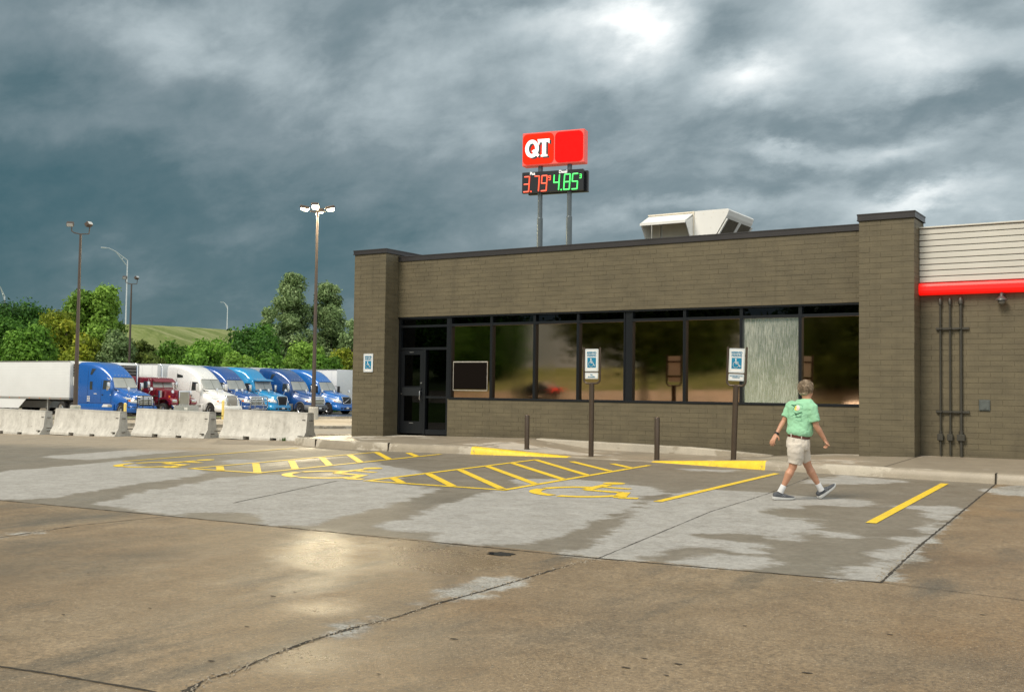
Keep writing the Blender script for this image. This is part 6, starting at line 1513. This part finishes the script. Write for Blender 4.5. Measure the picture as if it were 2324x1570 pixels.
# hair
bm = B(); ball(bm, hc + Zv * .020 - hd_f * .014, (.092, .104, .104), hd_l, hd_f); ball(bm, hc - hd_f * .050 - Zv * .030, (.072, .055, .055), hd_l, hd_f); ball(bm, hc + Zv * .06 + hd_f * .03, (.070, .066, .05), hd_l, hd_f)
hair = remeshed('hair', bm, M['hair'], .006, 2, (.030, .030))
bm = B()
for i in range(1500):
    a = random.uniform(0, 2 * PI); c_ = random.uniform(-.55, 1); s = math.sqrt(1 - c_ * c_); d = hd_l * s * math.cos(a) + hd_f * s * math.sin(a) + Zv * c_
    if d.dot(hd_f) > .45 and c_ < .45: continue
    p0 = hc + Zv * .018 - hd_f * .014 + Vector(hd_l * s * math.cos(a) * .090 + hd_f * s * math.sin(a) * .102 + Zv * c_ * .100)
    t_ = (-hd_f * .5 - Zv * .5 + Vector((random.gauss(0, .5), random.gauss(0, .5), random.gauss(0, .4)))); t_ = (t_ - d * t_.dot(d)).normalized()
    p1 = p0 + (t_ * .8 + d * .4).normalized() * random.uniform(.012, .024); p2 = p1 + (t_ - d * .1).normalized() * .012; w2 = d.cross(t_).normalized() * .0016
    v_ = [bm.verts.new(x) for x in (p0 - w2, p0 + w2, p1 + w2, p2, p1 - w2)]; bm.faces.new(v_)
bmesh.ops.translate(bm, vec=-mo, verts=bm.verts[:]); obj('hair_strands', bm, M['hair'], hair, kind='stuff')
# shirt
M['shirt'] = mat('mint_cotton', (.30, .60, .38), .85, var=.05, vscale=6, bump=.35, bscale=28)
bm = B()
eloft(bm, [(pp(645, 338, .0), .060, .055), (pp(628, 352, 0), .098, .075), (pp(596, 385, 0), .172, .098), (pp(580, 430, 0), .186, .118), (pp(574, 520, 0), .176, .128), (pp(568, 610, 0), .162, .134), (pp(567, 680, 0), .168, .150)])
eloft(bm, [(pp(567, 640, 0), .160, .138), (pp(568, 685, 0), .172, .156), (pp(562, 718, 0), .170, .156), (pp(558, 748, 0), .152, .138)], lat=LATT)
tube(bm, [pp(500, 392, .07), sL + (sL - pp(590, 480)).normalized() * .0, sL.lerp(eL, .45), sL.lerp(eL, .72)], [.062, .068, .066, .066], 16)
tube(bm, [pp(655, 398, -.07), sR, sR.lerp(eR, .45), sR.lerp(eR, .76)], [.066, .073, .071, .071], 16)
shirt = remeshed('t_shirt', bm, M['shirt'], .008, 6, (.026, .070))
bv = BVHTree.FromPolygons([v.co + mo for v in shirt.data.vertices], [p.vertices[:] for p in shirt.data.polygons])
def onshirt(a, b_):
    o_ = Vector((0, 0, CH)); d_ = (pp(a, b_) - o_).normalized(); h = bv.ray_cast(o_, d_)
    return (h[0] if h[0] else pp(a, b_, -.15)) - d_ * .004
def patch(poly, m_, name, parent=shirt):
    bm = B(); c = (sum(x for x, y in poly) / len(poly), sum(y for x, y in poly) / len(poly)); cv = bm.verts.new(onshirt(*c)); vs_ = [bm.verts.new(onshirt(*p)) for p in poly]
    for i in range(len(vs_)): bm.faces.new((cv, vs_[i], vs_[(i + 1) % len(vs_)]))
    pobj(name, bm, m_, parent)
circ = lambda x, y, rx, ry, n=14: [(x + rx * math.cos(2 * PI * k / n), y + ry * math.sin(2 * PI * k / n)) for k in range(n)]
M['pr_y'] = mat('print_yellow', (.75, .65, .08), .8); M['pr_w'] = mat('print_white', (.75, .62, .60), .8); M['pr_g'] = mat('print_dark_green', (.03, .12, .06), .8); M['pr_b'] = mat('print_grey', (.14, .36, .25), .8)
patch(circ(543, 440, 24, 30), M['pr_w'], 'print'); patch(circ(524, 445, 19, 27), M['pr_y'], 'print')
def stroke(pts, w_, m_):
    bm = B(); P_ = [onshirt(*p) for p in pts]; tube(bm, P_, w_, 5); pobj('print', bm, m_, shirt)
for pts, w_ in (([(474, 407), (500, 412), (525, 410)], .006), ([(484, 414), (505, 425), (515, 440)], .004), ([(512, 500), (540, 508), (565, 494), (590, 490)], .005), ([(505, 490), (520, 515), (545, 500)], .004), ([(560, 540), (575, 548), (580, 532)], .004), ([(460, 535), (480, 530), (500, 515), (530, 522)], .0025), ([(520, 540), (550, 545), (585, 520)], .003)): stroke(pts, w_, M['pr_g'])
for pts in ([(520, 400), (560, 395), (600, 420), (590, 450)], [(500, 440), (485, 470), (500, 490)], [(515, 575), (550, 582), (585, 585), (588, 560)], [(540, 480), (560, 500), (600, 510)]): stroke(pts, .0018, M['pr_b'])
# belt and shorts
wc = pp(557, 752, 0); tl = (Rv * 1.0 - Fv * .9 - Zv * .18)
bm = B(); wb = pp(556, 757, .0)
eloft(bm, [(wb - Zv * .020, .142, .128), (wb - Zv * .018, .147, .133), (wb + Zv * .018, .147, .133), (wb + Zv * .020, .142, .128)], lat=LATT, n=40); pobj('belt', bm, M['belt'], auto=40)
bm = B()
eloft(bm, [(pp(556, 762, 0), .139, .126), (pp(552, 800, 0), .150, .138), (pp(545, 850, 0), .157, .146), (pp(545, 900, 0), .150, .140)], lat=LATT)
tube(bm, [pp(520, 850, -.06), pp(520, 930, -.07), hpR.lerp(knR, .62) + Rv * .022, pp(522, 1075, -.06) - Rv * .018], [.105, .110, .098, .088], 18)
tube(bm, [pp(590, 850, .06), pp(605, 930, .07), pp(630, 1000, .08), pp(648, 1042, .085)], [.100, .090, .074, .062], 18)
shorts = remeshed('shorts', bm, M['shorts'], .008, 6, (.018, .075))
for a, b_ in ((468, 735), (585, 752)):
    bm = B(); c = pp(a, b_ + 10, 0); c2 = onshirt(a, b_) if False else Vector(c)
    d_ = (Vector((0, 0, CH)) - c); d_.z = 0; d_.normalize(); rbox(bm, -.006, .006, -.004, .004, -.026, .026, .002, 1, Matrix.Translation(c + d_ * .142) @ Matrix.Rotation(YAW, 4, 'Z')); pobj('belt_loop', bm, M['shorts'], shorts)
# watch
bm = B(); wd = (wL - eL).normalized(); wp = wL - wd * .012; tube(bm, [wp - wd * .012, wp + wd * .012], .031, 18); rbox(bm, -.012, .012, -.016, .016, -.005, .005, .003, 1, Matrix.Translation(wp - Fv * .028 + Rv * .006) @ Matrix.Rotation(YAW, 4, 'Z') @ Matrix.Rotation(PI / 2, 4, 'X')); pobj('watch', bm, M['black'], auto=40)
# socks and shoes
for k_, a_, nm in ((knR, anR, 0), (knL, anL, 1)):
    d = (a_ - k_).normalized(); bm = B(); tube(bm, [a_ - d * .045, a_ - d * .042, a_ + d * .02, a_ + d * .06], [.036, .038, .039, .043], 14); pobj('sock', bm, M['sock'], auto=60)
def shoe(heel, X, Zs):
    X = X.normalized(); Y = Zs.cross(X).normalized(); Z_ = X.cross(Y).normalized()
    MM = Matrix(((X.x, Y.x, Z_.x, heel.x), (X.y, Y.y, Z_.y, heel.y), (X.z, Y.z, Z_.z, heel.z), (0, 0, 0, 1)))
    bm = B(); rows = [(.0, .024, .030, .085), (.012, .034, .025, .098), (.05, .038, .022, .105), (.10, .040, .020, .100), (.15, .043, .020, .078), (.20, .048, .020, .060), (.245, .045, .022, .050), (.275, .030, .026, .042), (.285, .012, .030, .038)]
    n = 16; rings = [[bm.verts.new((x, w_ * math.cos(2 * PI * k / n), zc0 + (zt - zc0) * (.5 + .5 * math.sin(2 * PI * k / n)))) for k in range(n)] for x, w_, zc0, zt in rows]
    for i in range(len(rings) - 1):
        for k in range(n): bm.faces.new((rings[i][k], rings[i][(k + 1) % n], rings[i + 1][(k + 1) % n], rings[i + 1][k]))
    bm.faces.new(rings[0][::-1]); bm.faces.new(rings[-1]); bm.transform(MM); s_ = pobj('shoe', fixn(bm), M['shoe'], smooth=True)
    bm = B(); rows = [(-.012, .020, .012, .040), (.0, .036, .003, .042), (.04, .041, .0, .038), (.10, .040, .0, .032), (.17, .047, .0, .028), (.22, .050, .003, .028), (.26, .042, .010, .030), (.288, .022, .020, .036), (.295, .008, .024, .034)]
    rings = [[bm.verts.new((x, sy * w_, z_)) for sy, z_ in ((-1, z0 + .004), (-.9, z0), (.9, z0), (1, z0 + .004), (1.02, z1), (-1.02, z1))] for x, w_, z0, z1 in rows]
    for i in range(len(rings) - 1):
        for k in range(6): bm.faces.new((rings[i][k], rings[i][(k + 1) % 6], rings[i + 1][(k + 1) % 6], rings[i + 1][k]))
    bm.faces.new(rings[0][::-1]); bm.faces.new(rings[-1]); bm.transform(MM); pobj('sole', fixn(bm), M['sole'], s_, auto=50)
    bm = B()
    for k in range(5):
        x = .085 + k * .022; zt = .104 - k * .011; tube(bm, [(x, -.022, zt - .008), (x + .004, 0, zt), (x, .022, zt - .008)], .003, 5)
    for sy in (-1, 1):
        for (x0, x1) in ((.09, .14), (.12, .17), (.15, .11)): tube(bm, [(x0, sy * .043, .035), ((x0 + x1) / 2, sy * .043, .055), (x1, sy * .036, .075)], .0025, 4)
    bm.transform(MM); pobj('laces', bm, M['lace'], s_)
hR = pp(268, 1452, -.02); hR.z = G(hR.x, hR.y) + .004; shoe(hR, Rv * .98 + Fv * .10, Zv)
hL = pp(790, 1468, .12); hL.z = max(hL.z, G(hL.x, hL.y) + .004); shoe(hL, Rv * .78 + Fv * .12 + Zv * .58, Zv)
